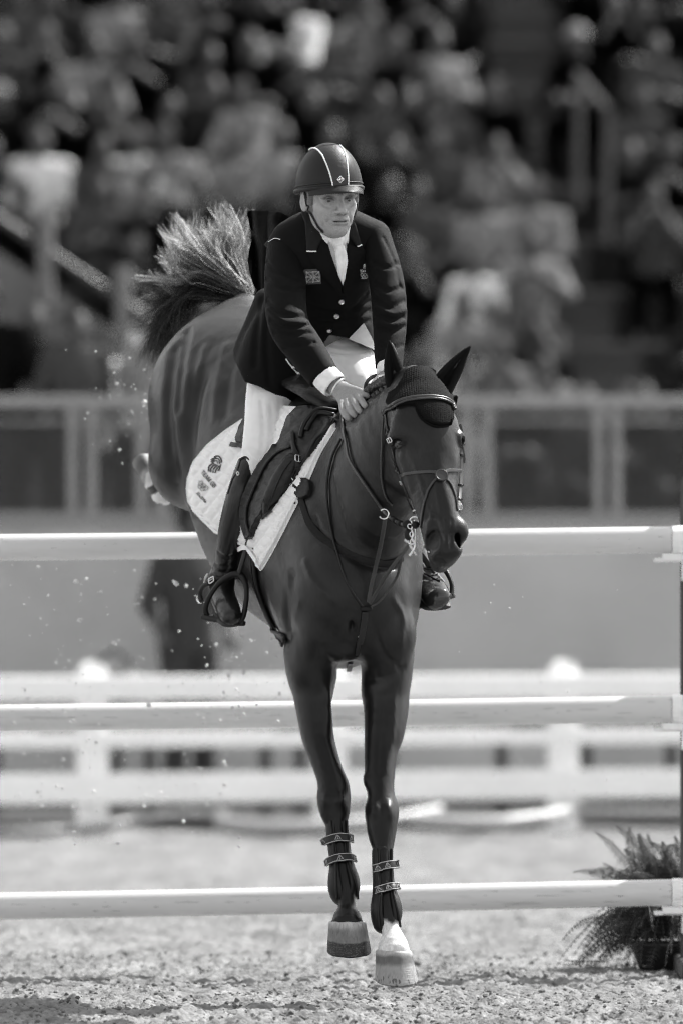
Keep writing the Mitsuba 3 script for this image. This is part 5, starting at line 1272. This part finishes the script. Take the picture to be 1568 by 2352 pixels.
piping(JS, [(618, 556), (632, 548), (645, 550)], .0012, off=.002)
piping(JS, zz(Z2, [(366, 297), (385, 325), (405, 350), (430, 380), (452, 408), (475, 432), (490, 452), (502, 468)]), .0024, off=.003)
for i, q in enumerate(((404, 348), (432, 380), (456, 405))):
    c, n, _ = JS.hit([Z2(*q)]); b = trimesh.creation.icosphere(2, .006); add('cuff_button', (np.array(b.vertices)*[1, .6, 1]+c[0]+n[0]*.006, b.faces), 'silver', jk, smooth=True)
for (u, v) in ((784, 692), (774, 725), (757, 757)):
    c, n, _ = JT.hit([(u, v)]); R3 = trimesh.geometry.align_vectors([0, 0, 1], unit(n[0]+[.3, 0, 0]))[:3, :3]
    a = np.linspace(0, 2*np.pi, 24, endpoint=False); rr = M(6.6, .2)
    rings_ = [np.c_[np.cos(a)*r_, np.sin(a)*r_, a*0+h_] for r_, h_ in ((rr*.8, -.004), (rr, 0), (rr, .002), (rr*.86, .004), (rr*.7, .0032), (rr*.3, .0045))]
    tv, tf = tubefaces(np.array(rings_)); add('button', (tv @ R3.T+c[0]+n[0]*.004, tf), 'silver', jk, smooth=40)
add('lining_corner', patch(JT, [(802, 776), (820, 757), (833, 743), (848, 772), (862, 803), (830, 788)], off=.004, th=.004, step=3, smooth=5)[:2], 'sun_patch_grey', jk, smooth=60)  # pale patch: sunlight on the jacket corner put into the colour
# badge with a flag, and the stitched emblem on the other breast
bd = add('badge', patch(JT, sg.Polygon([(701, 621), (735, 619), (735.5, 649), (702, 650)]).buffer(2.2), off=.003, th=.002, step=2.2, smooth=6)[:2], 'badge_grey', jk, smooth=60)
def bq(x, y): return (705.5+x*28+.5*y, 623.5+y*22.5-x*.8)
fl = [line_poly([bq(0, .5), bq(1, .5)], 3.4, 2), line_poly([bq(.5, 0), bq(.5, 1)], 3.4, 2), line_poly([bq(0, 0), bq(1, 1)], 1.5, 2), line_poly([bq(1, 0), bq(0, 1)], 1.5, 2), sg.LinearRing([bq(0, 0), bq(1, 0), bq(1, 1), bq(0, 1)]).buffer(.6), line_poly([bq(0, -.1), bq(-.02, 1.1)], 1.3, 2)]
from shapely.ops import unary_union
cut = unary_union([line_poly([bq(.02, .5), bq(.98, .5)], 1.3, 2), line_poly([bq(.5, .02), bq(.5, .98)], 1.3, 2)])
printed([unary_union(fl).difference(cut)], JT, 'flag', bd, 'badge_light', off=.008)
printed(lion((832.5, 611), 5.0, 0.) + text_polys('TEAM GB', (822.5, 624), math.radians(-3), 5.2, .62, True)+rings5((833, 629.5), 3.0, 0, .75, 1., 2.1)+script_polys((826, 638.5), math.radians(-4), 2.6, .8), JT, 'stitched_emblem', jk, 'piping_white', off=.009)
# shirt cuffs, watch, breeches
CU = Field(axis(-.12, .2, .0042), axis(-.18, .08, .0042), axis(1.82, 2.04, .0042))
chainP(CU, [(728, 842, -.045, 34.5, .041), (748, 866, -.066, 33, .038), (775, 893, -.092, 31.5, .035)], k=.01); chainP(CU, [(892, 830, -.01, 27, .036), (889, 868, -.05, 25, .031)], k=.01)
_x, _y, _z = np.meshgrid(*CU.ax, indexing='ij')
for c_, d_, lim in ((P(771, 885, -.086), P(775, 893, -.092)-P(748, 866, -.066), lambda u: u < P(820, 868, -.06)[0]), (P(890, 862, -.045), P(889, 868, -.05)-P(892, 830, -.01), lambda u: u > P(845, 843, 0)[0])):
    d_ = unit(d_); h_ = (_x-c_[0])*d_[0]+(_y-c_[1])*d_[1]+(_z-c_[2])*d_[2]
    CU.F = np.where(lim(_x), np.maximum(CU.F, h_.astype(np.float32)), CU.F)
chainP(CU, [(752, 870, -.070, 25.5, .029), (790, 906, -.105, 25, .027)], k=.002, op='cut')
cv, cf = CU.mesh(); cm_ = cv[cf].mean(1)[:, 0] < .05
for m_ in (cm_, ~cm_): add('shirt_cuff', trimesh.Trimesh(cv, cf[m_]), 'shirt_white', sh, smooth=True)
w0, w1 = P(766, 884, -.085), P(774, 889, -.091); wd = unit(w1-w0); wa = unit(np.cross(wd, [0, 1, 0])); wb = np.cross(wd, wa)
t = np.linspace(0, 2*np.pi, 40, endpoint=False); wr = w1+wd*.004+np.cos(t)[:, None]*wa*.0295+np.sin(t)[:, None]*wb*.0235
wt = add('watch', tube(wr, .0045, 8, closed=True, up=wd, flat=1.), 'silver', rider, smooth=True, label='silver wristwatch')
BRf = Field(axis(-.42, .24, .0062), axis(.06, .86, .0075), axis(1.56, 2.16, .0062))
chainP(BRf, THIR, k=.02); chainP(BRf, THIL, k=.02); BRf.ell(P(705, 815, .66), (.165, .14, .125), k=.06)
vcut(BRf, [(500, 1085), (620, 1100), (700, 1100), (1000, 1100)])
for L, r in (([(600, 920), (606, 985), (600, 1050)], .003), ([(622, 930), (626, 980), (616, 1040)], .0026), ([(645, 930), (640, 980), (622, 1045)], .003), ([(575, 1030), (585, 1040), (605, 1060)], .003), ([(655, 950), (640, 1000), (618, 1060)], .002),
             ([(760, 790), (790, 796), (835, 790)], .003), ([(750, 806), (790, 812), (842, 808)], .003), ([(790, 830), (800, 870), (806, 900)], .0025), ([(850, 840), (846, 856), (852, 872)], .003), ([(560, 1040), (570, 1052), (592, 1066)], .003)): folds(BRf, L, r)
bk = add('breeches', BRf.mesh(), 'breeches', rider, smooth=True, label='white breeches')
# tall boots
def boots(F, cal, foot, g=.0):
    chainP(F, cal, k=.02, grow=g); chainP(F, foot, k=.03, grow=g)
b1 = Field(axis(-.42, -.24, .0048), axis(.12, .53, .006), axis(1.10, 1.70, .0052))
boots(b1, CALR, FOOTR); vcut(b1, [(500, 1060), (550, 1053), (563, 1047), (576, 1056), (597, 1091), (620, 1116)], below=False)
for L, r in (([(488, 1295), (515, 1302), (542, 1290)], .003), ([(486, 1308), (512, 1316), (540, 1306)], .0035), ([(484, 1322), (510, 1328), (538, 1320)], .003), ([(500, 1268), (520, 1280), (544, 1272)], .003)): folds(b1, L, r)
bt = add('boot', b1.mesh(), 'boot_leather', rider, smooth=True, label='tall dark leather boot on the near side')
bv1 = b1.mesh(); BS = Surf(bv1)
p, n = on(BS, [(552, 1056), (564, 1051), (576, 1060), (590, 1084)], .002, 6, 2); add('top_welt', tube(p, .0035, 8), 'leather', bt, smooth=True)
p, n = on(BS, zz(Z4, [(800, 905), (770, 1000), (735, 1060), (700, 1170)]), .001, 6, 2); add('seam', tube(p, .002, 6), 'leather', bt, smooth=True)
c, n, _ = BS.hit([Z4(782, 1010)]); s3 = np.array([[0, 0, 1.5], [.9, 0, 0], [0, 0, -1.5], [-.9, 0, 0]])*M(5.6)
add('diamond_tag', join([ribbon(np.array([c[0]+n[0]*.003+s3[i]*.6, c[0]+n[0]*.003+(s3[i]+s3[(i+1) % 4])*.3, c[0]+n[0]*.003+s3[(i+1) % 4]*.6]), np.tile(n, (3, 1)), M(3.4), .002) for i in range(4)]), 'silver', bt)
def sole_of(foot, k, dz, w, parent):
    pts, ra, rb = nodes(foot)
    S = Field(*[axis(a, b, .004) for a, b in zip(pts.min(0)-.08, pts.max(0)+.08)])
    S.chain(pts+np.array([0, .004, -.001])-np.array([0, 0, 1])*rb[:, None]*.80, ra*w, ra*0+.010, k=.01, sub=4, side=(1, 0, 0)); return add('sole', S.mesh(), 'sole', parent, smooth=True)
sole_of(FOOTR[:], 0, 0, 1.02, bt)
b2 = Field(axis(.10, .36, .0048), axis(.02, .45, .006), axis(1.16, 1.70, .0052))
boots(b2, CALL, FOOTL)
for L, r in (([(950, 1300), (966, 1306), (985, 1300)], .0025), ([(968, 1350), (990, 1345), (1020, 1352)], .0012), ([(965, 1328), (985, 1332), (1008, 1325)], .002)): folds(b2, L, r)
bt2 = add('boot', b2.mesh(), 'boot_polish', rider, smooth=True, label='polished dark boot on the far side, toe to the front')
sole_of(FOOTL, 0, 0, 1.06, bt2)
B2S = Surf(b2.mesh())
for L in (zz(Z5, [(500, 1790), (540, 1800), (580, 1785)]), zz(Z5, [(540, 1850), (590, 1880), (620, 1890)]), zz(Z5, [(500, 1830), (545, 1848), (600, 1835)])):
    p, n = on(B2S, L, .002, 6, 2); add('lace', tube(p, .0022, 6), 'leather_light', bt2, smooth=True)
# spur
spr = thing('spur', 'silver spur with a buckled strap on the heel of the tall boot', 'spur')
p, n = on(BS, zz(Z4, [(545, 1850), (575, 1835), (610, 1825), (660, 1815), (700, 1812)]), .004, 6, 3); add('strap', ribbon(p, n, M(9), .004), 'leather', spr, smooth=40)
bc_, bn, _ = BS.hit([Z4(588, 1833)]); buckle(bc_[0]+bn[0]*.008, bn[0], np.array([1., 0, .1]), M(13), M(16), spr, .0024)
add('yoke', tube(resample(np.array([P(*Z4(*a), y) for a, y in (((548, 1782), .44), ((528, 1808), .46), ((524, 1845), .47), ((512, 1870), .47))]), 5), .0035, 8), 'silver', spr, smooth=True)
q = resample(np.array([P(*Z4(*a), y) for a, y in (((560, 1850), .40), ((520, 1870), .42), ((495, 1905), .44), ((488, 1950), .45), ((500, 1990), .44))]), 5); add('chain', tube(q, .0075, 8), 'leather_light', spr, smooth=True)
q = resample(np.array([P(*Z4(*a), y) for a, y in (((490, 1925), .45), ((476, 1950), .46), ((466, 1970), .47), ((480, 1995), .46), ((495, 2000), .45))]), 5); add('shank', tube(q, .0045, 8), 'silver', spr, smooth=True)
# stirrups
def stirrup(L, leather, label, y, w=.0105):
    k = thing('stirrup', label, 'stirrup', 'stirrups of the saddle')
    q = resample(np.array([P(a[0], a[1], a[2]) for a in L]), 6)
    add('iron', tube(q, np.interp(np.linspace(0, 1, len(q)), [0, .25, .5, .75, 1], [w*.9, w*.7, w*1.15, w*.7, w*.9]), 12, up=(0, 0, 1)), 'boot_shell', k, smooth=True)
    a, b = q[0], q[-1]; d = b-a
    add('tread', bevel_box((np.linalg.norm(d)+.012, .05, .016), .005, (a+b)/2, rot=np.array([unit(d), unit(np.cross([0, 0, 1.], d)), unit(np.cross(d, np.cross([0, 0, 1.], d)))]).T), 'boot_shell', k, smooth=30)
    if leather is not None:
        add('leather', leather, 'leather', k, smooth=40)
LP = resample(np.array([P(*Z4(*a), y) for a, y in (((872, 1440), .205), ((855, 1530), .21), ((825, 1640), .235), ((795, 1740), .265), ((775, 1805), .285))]), 5)
stirrup([(477, 1418, .34), (472, 1398, .335), (482, 1370, .325), (503, 1340, .31), (527, 1323, .295), (547, 1319, .285), (559, 1328, .275), (566, 1350, .26), (566, 1378, .25), (560, 1412, .245), (550, 1432, .245)],
        ribbon(LP, np.tile(unit([-.7, -.6, 0]), (len(LP), 1)), M(13), .007), 'black stirrup iron with its leather round the tall boot on the near side', .3)
stirrup([(968, 1392, .18), (962, 1370, .20), (966, 1330, .22), (985, 1302, .22), (1004, 1297, .20), (1022, 1311, .18), (1034, 1335, .16), (1037, 1354, .15), (1034, 1368, .14)],
        ribbon(np.array([P(940, 1230, .20), P(962, 1268, .20), P(985, 1300, .20)]), np.tile(unit([0, -1, 0]), (3, 1)), M(14), .006), 'black stirrup iron round the polished boot on the far side', .2, .009)

# ------------------------------------------------------------------ helmet
he = tag(key_for('helmet', rider), 'dark riding helmet with a mesh centre panel between white pipings')
HL = Field(*[axis(c-.16, c+.16, .0044) for c in hd(0, 0, .05)])
HL.ell(hd(0, -.006, .030), (.0985, .128, .137), HRr, k=.0)
pln = unit(HRr[2]+HRr[1]*-.13)
x, y, z = np.meshgrid(*HL.ax, indexing='ij')
dpl = (x-hd(0, 0, .020)[0])*pln[0]+(y-hd(0, 0, .020)[1])*pln[1]+(z-hd(0, 0, .020)[2])*pln[2]
HL.F = np.maximum(HL.F, -dpl.astype(np.float32)-.0)
HL.ell(hd(0, -.006, .026), (.090, .117, .120), HRr, k=.0, op='cut')
LV, LF = HL.mesh()
add('shell', (LV, LF), 'helmet_shell', he, smooth=40)
HSf = Surf((LV, LF))
def loop(z0, grow, a0=0, a1=2*np.pi, n=72, fwd=0.):
    """Points round the helmet edge in the plane of the brim."""
    t = np.linspace(a0, a1, n, endpoint=abs(a1-a0) < 6.2)
    out = []
    for w in t:
        s, f = math.cos(w), math.sin(w)
        c = hd(0, 0, .020); q = c+pln*z0
        S, Fv = HRr[0], unit(HRr[1]-pln*(HRr[1] @ pln))
        r_s, r_f = .0985*math.sqrt(max(0, 1-(z0/.137)**2))+grow, .128+grow
        out.append(q+S*s*r_s+Fv*(f*(r_f+fwd*max(f, 0)**2)-.006))
    return np.array(out)
add('rim', tube(loop(.004, .001), .0062, 10, closed=True, up=pln), 'helmet_shell', he, smooth=True)
add('rim', tube(loop(.018, .001), .0028, 8, closed=True, up=pln), 'helmet_shell', he, smooth=True)
# visor
n1, n2 = 40, 8
rows = []
for i in range(n2):
    t = i/(n2-1)
    L_ = loop(.006-.022*t**1.3, .001, math.radians(28), math.radians(152), n1, fwd=.046*t)
    rows.append(L_)
rows = np.array(rows); top = rows+pln*.0022; bot = rows-pln*.0022
prof = np.concatenate([top, bot[::-1]], 0)
add('visor', tubefaces(prof.transpose(1, 0, 2)), 'helmet_shell', he, smooth=50)
for L in (zz(Z1, [(850, 432), (840, 385), (825, 330), (808, 282), (790, 240), (772, 200), (750, 172), (725, 150), (695, 143), (665, 158)]), zz(Z1, [(962, 424), (963, 370), (960, 320), (954, 260), (944, 200), (932, 160), (918, 138), (902, 122)])):
    p, n = on(HSf, L, .0015, 6, 3); add('piping', tube(p, .0026, 8), 'piping_white', he, smooth=True)
def perf(u, v, d):
    a, b = u/3.4, v/3.0; a = a+.5*(np.floor(b) % 2)
    return -.0022*np.exp(-(((a-np.floor(a)-.5)*3.4)**2+((b-np.floor(b)-.5)*3.)**2)/.9)
pv2, pf2, _ = patch(HSf, zz(Z1, [(853, 428), (842, 385), (828, 330), (811, 282), (793, 240), (776, 200), (756, 172), (735, 150), (760, 132), (800, 122), (850, 118), (895, 122), (915, 140), (929, 162), (941, 202), (951, 262), (957, 320), (960, 370), (959, 422), (905, 430)]), off=.0005, th=.0025, step=1.1, smooth=2, height=perf, edge=0)
add('mesh_panel', (pv2, pf2), 'helmet_mesh', he, smooth=True)
HS2 = Surf((LV, LF), (pv2, pf2))
dc = Z1(906, 381)
dm = sg.Polygon([(dc[0], dc[1]-8.6), (dc[0]+8, dc[1]), (dc[0], dc[1]+8.6), (dc[0]-8, dc[1])])
printed([dm.difference(dm.buffer(-1.6)), sg.Point(dc).buffer(3.4).difference(sg.Point(dc).buffer(2.5)), line_poly([(dc[0]-1.6, dc[1]+1), (dc[0], dc[1]-2), (dc[0]+1.6, dc[1]+1)], .8, 2), line_poly([(dc[0]-2, dc[1]), (dc[0]+2, dc[1])], .6, 2)], HS2, 'diamond_emblem', he, 'silver', off=.0035)
SK = Surf((SV, SF), (LV, LF))
p, n = on(SK, [(702, 442), (704, 458), (707, 478), (716, 490), (724, 504), (732, 519), (744, 532)], .004, 6, 3); add('chin_strap', ribbon(p, n, M(7), .003), 'helmet_shell', he, smooth=40)
q = resample(np.array([hd(.083, .02, .012), hd(.081, .026, -.018), hd(.070, .040, -.050), hd(.050, .055, -.090)]), 5); add('chin_strap', ribbon(q, np.tile(unit(HRr[0]+HRr[1]*.6), (len(q), 1)), M(7), .003), 'helmet_shell', he, smooth=40)
# ------------------------------------------------------------------ spectators
grey('skin_far', .07, .6)
TONES = [('black', .002), ('charcoal', .006), ('dark grey', .018), ('mid grey', .06), ('pale grey', .22), ('white', .72)]
for nm, a in TONES: grey('top_'+nm.replace(' ', '_'), a, .95, spec=.0)
grey('hair_dark', .006, .7, spec=.2); grey('hair_fair', .04, .7, spec=.2); grey('hat_pale', .16, .8)
def figure(elbow, hand, lean=0., stand=False, head_turn=0.):
    """(skin, top, trousers, hair, hat) of one person facing -y."""
    L = (lambda p: (p[0], p[1]-lean*(p[2]-.5)*.8, p[2]-lean*lean*.1)) if not stand else (lambda p: p)
    dz = .46 if stand else 0.
    S = lambda x, y, z: np.array(L((x, y, z+dz)))
    hip, chest, neck, head = S(0, 0, .50), S(0, -.02, .86), S(0, -.03, 1.06), S(0, -.055, 1.19)
    def field(): return Field(axis(-.42, .42, .021), axis(-.85, .30, .021), axis(-.02, 1.86, .021))
    sk, tp, tr, hr, ht = field(), field(), field(), field(), field()
    sk.ell(head, (.076, .095, .115), k=.02); sk.ell(head+[0, -.095, -.02], (.014, .02, .022), k=.02)
    for F, g in ((sk, 0), (tp, .018)):
        F.chain([hip, S(0, -.01, .68), chest, S(0, -.02, .98)], [.15+g, .14+g, .165+g, .13+g], [.11+g, .105+g, .115+g, .08+g], side=(1, 0, 0), k=.04)
        F.chain([S(-.18, -.02, .98), S(.18, -.02, .98)], .052+g, .052+g, k=.05, sub=1)
    sk.chain([S(0, -.02, .98), neck, head], [.06, .052, .05], [.06, .052, .05], k=.03)
    for s in (-1, 1):
        sh, el, ha = S(s*.19, -.02, .985), S(s*elbow[0], elbow[1], elbow[2]), S(s*hand[0], hand[1], hand[2])
        sk.chain([sh, el, ha], [.048, .040, .030], [.048, .040, .030], k=.03, sub=1); sk.ell(ha, (.04, .05, .045), k=.02)
        tp.chain([sh, el, el+(ha-el)*.25], [.064, .056, .050], [.064, .056, .050], k=.03, sub=1)
        if stand: kn, an = np.array([s*.10, -.03, .50]), np.array([s*.10, .0, .08])
        else: kn, an = np.array([s*.13, -.46, .50]), np.array([s*.13, -.46, .08])
        h0 = hip+[s*.09, 0, 0]
        sk.chain([h0, kn, an], [.075, .052, .04], [.075, .052, .04], k=.03, sub=1); sk.chain([an, an+[0, -.13, -.04]], .035, .035, k=.02, sub=1)
        tr.chain([h0, kn, an], [.095, .072, .060], [.095, .072, .060], k=.03, sub=1)
    tr.ell(hip, (.165, .125, .10), k=.04)
    hr.ell(head+[0, .018, .025], (.086, .095, .108), k=.01); hr.ell(head+[0, -.10, -.03], (.10, .085, .085), k=.01, op='cut')
    ht.ell(head+[0, 0, .055], (.092, .108, .085), k=.01); ht.chain([head+[0, .02, .05], head+[0, -.10, .045]], .11, .012, side=(1, 0, 0), k=.02, sub=1)
    return [mikit.ply(F.mesh(), None, smooth=True) for F in (sk, tp, tr, hr, ht)]
POSES = [('hands on lap', figure((.25, -.10, .74), (.08, -.36, .60))), ('arms folded', figure((.26, -.14, .74), (.06, -.25, .80))), ('leaning forward', figure((.22, -.40, .66), (.05, -.52, .72), .42)),
         ('hands at face', figure((.24, -.22, .80), (.06, -.20, 1.06), .1)), ('clapping', figure((.28, -.16, .80), (.03, -.36, .96))), ('standing', figure((.25, .04, .74), (.23, -.10, .52), 0, True))]
def person(x, y, z, pose, tone, low, hat, rot, sc, label, group='spectators in the grandstand'):
    k = thing('person', label, 'person', group)
    M_ = T().translate([x, y, z]).rotate([0, 0, 1], rot).scale([sc, sc, sc])
    parts = POSES[pose][1]
    for nm, i, m in (('', 0, 'skin_far'), ('top', 1, 'top_'+tone), ('trousers', 2, 'top_'+low), ('hair', 3, 'hair_dark' if (x*7.7+z*3.3) % 1 < .72 else 'hair_fair'), ('hat', 4, 'hat_pale')):
        if (nm == 'hat') != bool(hat) and nm in ('hat', 'hair'): continue
        d = {**parts[i], 'bsdf': {'type': 'ref', 'id': m}, 'to_world': M_}
        scene[k if not nm else k+'__'+nm] = d
ORD = ['first', 'second', 'third', 'fourth', 'fifth', 'sixth', 'seventh', 'eighth', 'ninth', 'tenth', 'eleventh', 'twelfth', 'thirteenth', 'fourteenth', 'fifteenth', 'sixteenth', 'seventeenth', 'eighteenth', 'nineteenth', 'twentieth']
# bright clothing stands out here and there: (u, v of the chest, tone)
BRIGHT = [(45, 80, 3), (270, 75, 4), (740, 90, 5), (400, 130, 3), (1000, 230, 4), (195, 205, 4), (55, 210, 3), (850, 140, 4), (480, 235, 3), (645, 310, 4), (95, 415, 5), (235, 410, 3), (280, 510, 5), (540, 410, 4), (640, 410, 4), (470, 495, 4), (1130, 430, 4), (1165, 490, 4),
          (1040, 300, 3), (1440, 250, 3), (1480, 330, 3), (1105, 665, 5), (1310, 650, 4), (1300, 570, 4), (1500, 690, 3), (960, 620, 3), (1400, 805, 5), (1230, 790, 3), (1310, 825, 4), (1050, 780, 4), (990, 860, 4), (160, 850, 4), (235, 875, 5), (320, 860, 4), (1150, 880, 4), (1250, 900, 3), (1180, 990, 4), (1330, 1010, 3), (1500, 1000, 4), (330, 990, 3), (60, 1000, 3), (1010, 560, 3)]
pr = np.random.default_rng(21)
rows = []
for r in range(11):
    y, z = SY+r*RUN+.40, SZ+RISE*r+.003
    u, seats = -40+pr.uniform(0, 60), []
    while u < 1612:
        x = X_at(u, y)
        if abs(x-aisle_x(r)) > .42 and not (row_v(r) > 560 and u < 200+(row_v(r)-560)*.55): seats.append([u+pr.uniform(-16, 16), int(pr.choice(len(TONES), p=[.46, .29, .13, .08, .035, .005]))])
        u += pr.uniform(96, 132)
    rows.append(seats)
done = set()
for bu, bv, bt_ in BRIGHT:
    d, r, i = min((math.hypot(a[0]-bu, (row_v(r)-bv)*.8), r, i) for r, ss in enumerate(rows) for i, a in enumerate(ss) if (r, i) not in done)
    if d < 120:
        done.add((r, i)); rows[r][i][1] = bt_
        if abs(rows[r][i][0]-bu) < 40: rows[r][i][0] = bu
for r, seats in enumerate(rows):
    y, z = SY+r*RUN+.40, SZ+RISE*r+.003
    for i, (su, tn) in enumerate(seats):
        pose = int(pr.choice(5, p=[.34, .2, .2, .16, .1])); hat = pr.random() < .08
        nm = TONES[tn][0]; low = TONES[int(pr.choice([0, 0, 1, 2]))][0]
        person(X_at(su, y), y+pr.uniform(-.04, .03), z, pose, nm.replace(' ', '_'), low.replace(' ', '_'), hat, pr.uniform(-28, 28), pr.uniform(.92, 1.06),
               f'seated spectator in {nm} top, {POSES[pose][0]}, {ORD[r]} row up, {ORD[i]} from left')
for q, yy in enumerate((33.7, 35.3)):
    u, i = -40+50*q, 0
    while u < 1612:
        if u > 380:
            tn, pose = int(pr.choice(len(TONES), p=[.18, .20, .20, .20, .17, .05])), int(pr.choice(5))
            person(X_at(u, yy), yy, SZ, pose, TONES[tn][0].replace(' ', '_'), 'charcoal', pr.random() < .08, pr.uniform(-28, 28), pr.uniform(.92, 1.05), f'seated spectator in {TONES[tn][0]} top, {POSES[pose][0]}, {("front", "second")[q]} bench behind railing, {ORD[i]} from left', 'spectators on the benches behind the railing'); i += 1
        u += pr.uniform(100, 150)
for i, (u, y, tn, sc) in enumerate(((-20, 24.9, 'charcoal', .95), (82, 25.0, 'dark grey', .88), (172, 24.8, 'mid grey', .86), (250, 25.0, 'white', .80), (352, 24.9, 'pale grey', .82))):
    person(X_at(u, y), y, SZ+.002, 5, tn.replace(' ', '_'), 'dark_grey', False, 20*(i % 3-1), sc, f'standing spectator in {tn} top behind the railing at left, {ORD[i]} from left', 'people standing behind the railing')
person(X_at(432, 22.9), 22.9, .02, 5, 'mid_grey', 'mid_grey', False, 35, 1.0, 'person in grey clothes standing in front of the grey arena wall', None)
# ------------------------------------------------------------------ fern at the foot of the right standard
scene['fern_leaf'] = dict(type='principledthin', base_color=mikit.proc(lambda p, n, uv: mi.Color3f(.10*(.6+.8*mikit.noise(p.x*30, p.y*30, p.z*30)))), roughness=.35, spec_trans=0.0, diff_trans=.7)
grey('fern_stem', .05, .5); grey('pot_black', .008, .5)
fern = thing('fern', 'dark green fern with arching fronds at the right end of the jump', 'plant')
FB = P(1536, 2225, 2.25); FB[2] = .02
fr = np.random.default_rng(5)
def frond(base, az, el, L, droop, w):
    n = int(L/.0125); t = np.linspace(0, 1, n); roll = fr.uniform(-1.1, 1.1)
    d = np.array([math.cos(az)*math.cos(el), math.sin(az)*math.cos(el), math.sin(el)])
    pts = base+d*L*t[:, None]+np.array([0, 0, -1])*(droop*L*t[:, None]**2.2)
    pts[:, 2] = np.maximum(pts[:, 2], .025)
    tg = unit(np.gradient(pts, axis=0)); sd = unit(np.cross(tg, [0, 0, 1.])); up = np.cross(sd, tg); sd, up = sd*math.cos(roll)+up*math.sin(roll), up*math.cos(roll)-sd*math.sin(roll)
    V, F, k = [], [], 0
    for i in range(3, n):
        for m in (0,):
            if i+m > n-1: continue
            p = pts[i-1]+(pts[min(i, n-1)]-pts[i-1])*m
            for s in (-1, 1):
                ll = w*math.sin(math.pi*min(1, .12+.88*t[i])**.8)**.7*(.85+.3*fr.random()); ll = max(ll, .006)
                a = unit(sd[i]*s+tg[i]*.22-up[i]*(.15+.3*fr.random())); b = tg[i]*.0027
                q = [p-b*.5, p+a*ll*.4-b*1.0+up[i]*.002, p+a*ll*.98-up[i]*.004, p+a*ll*.45+b*1.1+up[i]*.002, p+b*.6]
                V += q; F += [[k, k+1, k+3], [k, k+3, k+4], [k+1, k+2, k+3]]; k += 5
    return (np.array(V), np.array(F)), pts
for i in range(230):
    az = fr.uniform(2.0, 5.0) if i < 200 else fr.uniform(-1.2, 1.9)
    el = fr.uniform(.05, 1.5); L = fr.uniform(.18, .37)*(1+.2*(el > 1.0))*(1.0 if i < 200 else .8)
    m, pts = frond(FB+np.r_[fr.normal(size=2)*.05, 0.10 if i % 5 < 3 else .20], az, el, L, fr.uniform(.4, 1.0)*(1-.45*(el > 1.0)), fr.uniform(.030, .048))
    fk = add('frond', m, 'fern_leaf', fern)
    add('stem', tube(pts, np.linspace(.0028, .0008, len(pts)), 5), 'fern_stem', fk, smooth=True)
pot = trimesh.creation.revolve(np.array([[0, 0], [.10, 0], [.13, .16], [.14, .16], [.14, .18], [.115, .18], [.11, .15], [0, .15]]), sections=32)
add('pot', (np.array(pot.vertices)*[1, 1, .5]+[FB[0], FB[1], .003], pot.faces), 'pot_black', fern, smooth=30)
# ------------------------------------------------------------------ sand thrown up by the hooves
scene['speck'] = dict(type='twosided', bsdf=dict(type='principled', base_color={'type': 'rgb', 'value': [.6]*3}, roughness=.7, specular=.5))
fs_ = np.random.default_rng(11); ms = []
def speck(u, v, y, r):
    a = lumps[int(fs_.integers(12))]; q = np.linalg.qr(fs_.normal(size=(3, 3)))[0]
    ms.append((np.asarray(a[0])*r @ q+P(u, v, y), a[1]))
for n in range(230): speck(fs_.uniform(20, 560), fs_.uniform(1290, 1960), fs_.uniform(.4, 2.2), 0.0026+.0042*fs_.random()**3)
for n in range(70): speck(fs_.normal(330, 60), fs_.normal(950, 80), fs_.uniform(1.2, 2.2), .0024+.004*fs_.random()**3)
for n in range(60): speck(fs_.normal(560, 70), fs_.normal(1560, 90), fs_.uniform(.3, 1.3), 0.0026+.0042*fs_.random()**3)
for n in range(26): speck(fs_.uniform(900, 1500), fs_.uniform(1280, 1850), fs_.uniform(-.5, .8), .0028+.002*fs_.random()**2)
for u, v, r in ((175, 1336, .011), (405, 1340, .013), (183, 1425, .009), (262, 1476, .009), (342, 1620, .010), (222, 1705, .008), (330, 1448, .006), (625, 1468, .008), (612, 1500, .007), (146, 1745, .008)): speck(u, v, .9, r*.8)
add('flying_sand', join(ms), 'speck', kind='stuff', label='bright specks of sand flying behind and beside the horse', cat='sand')
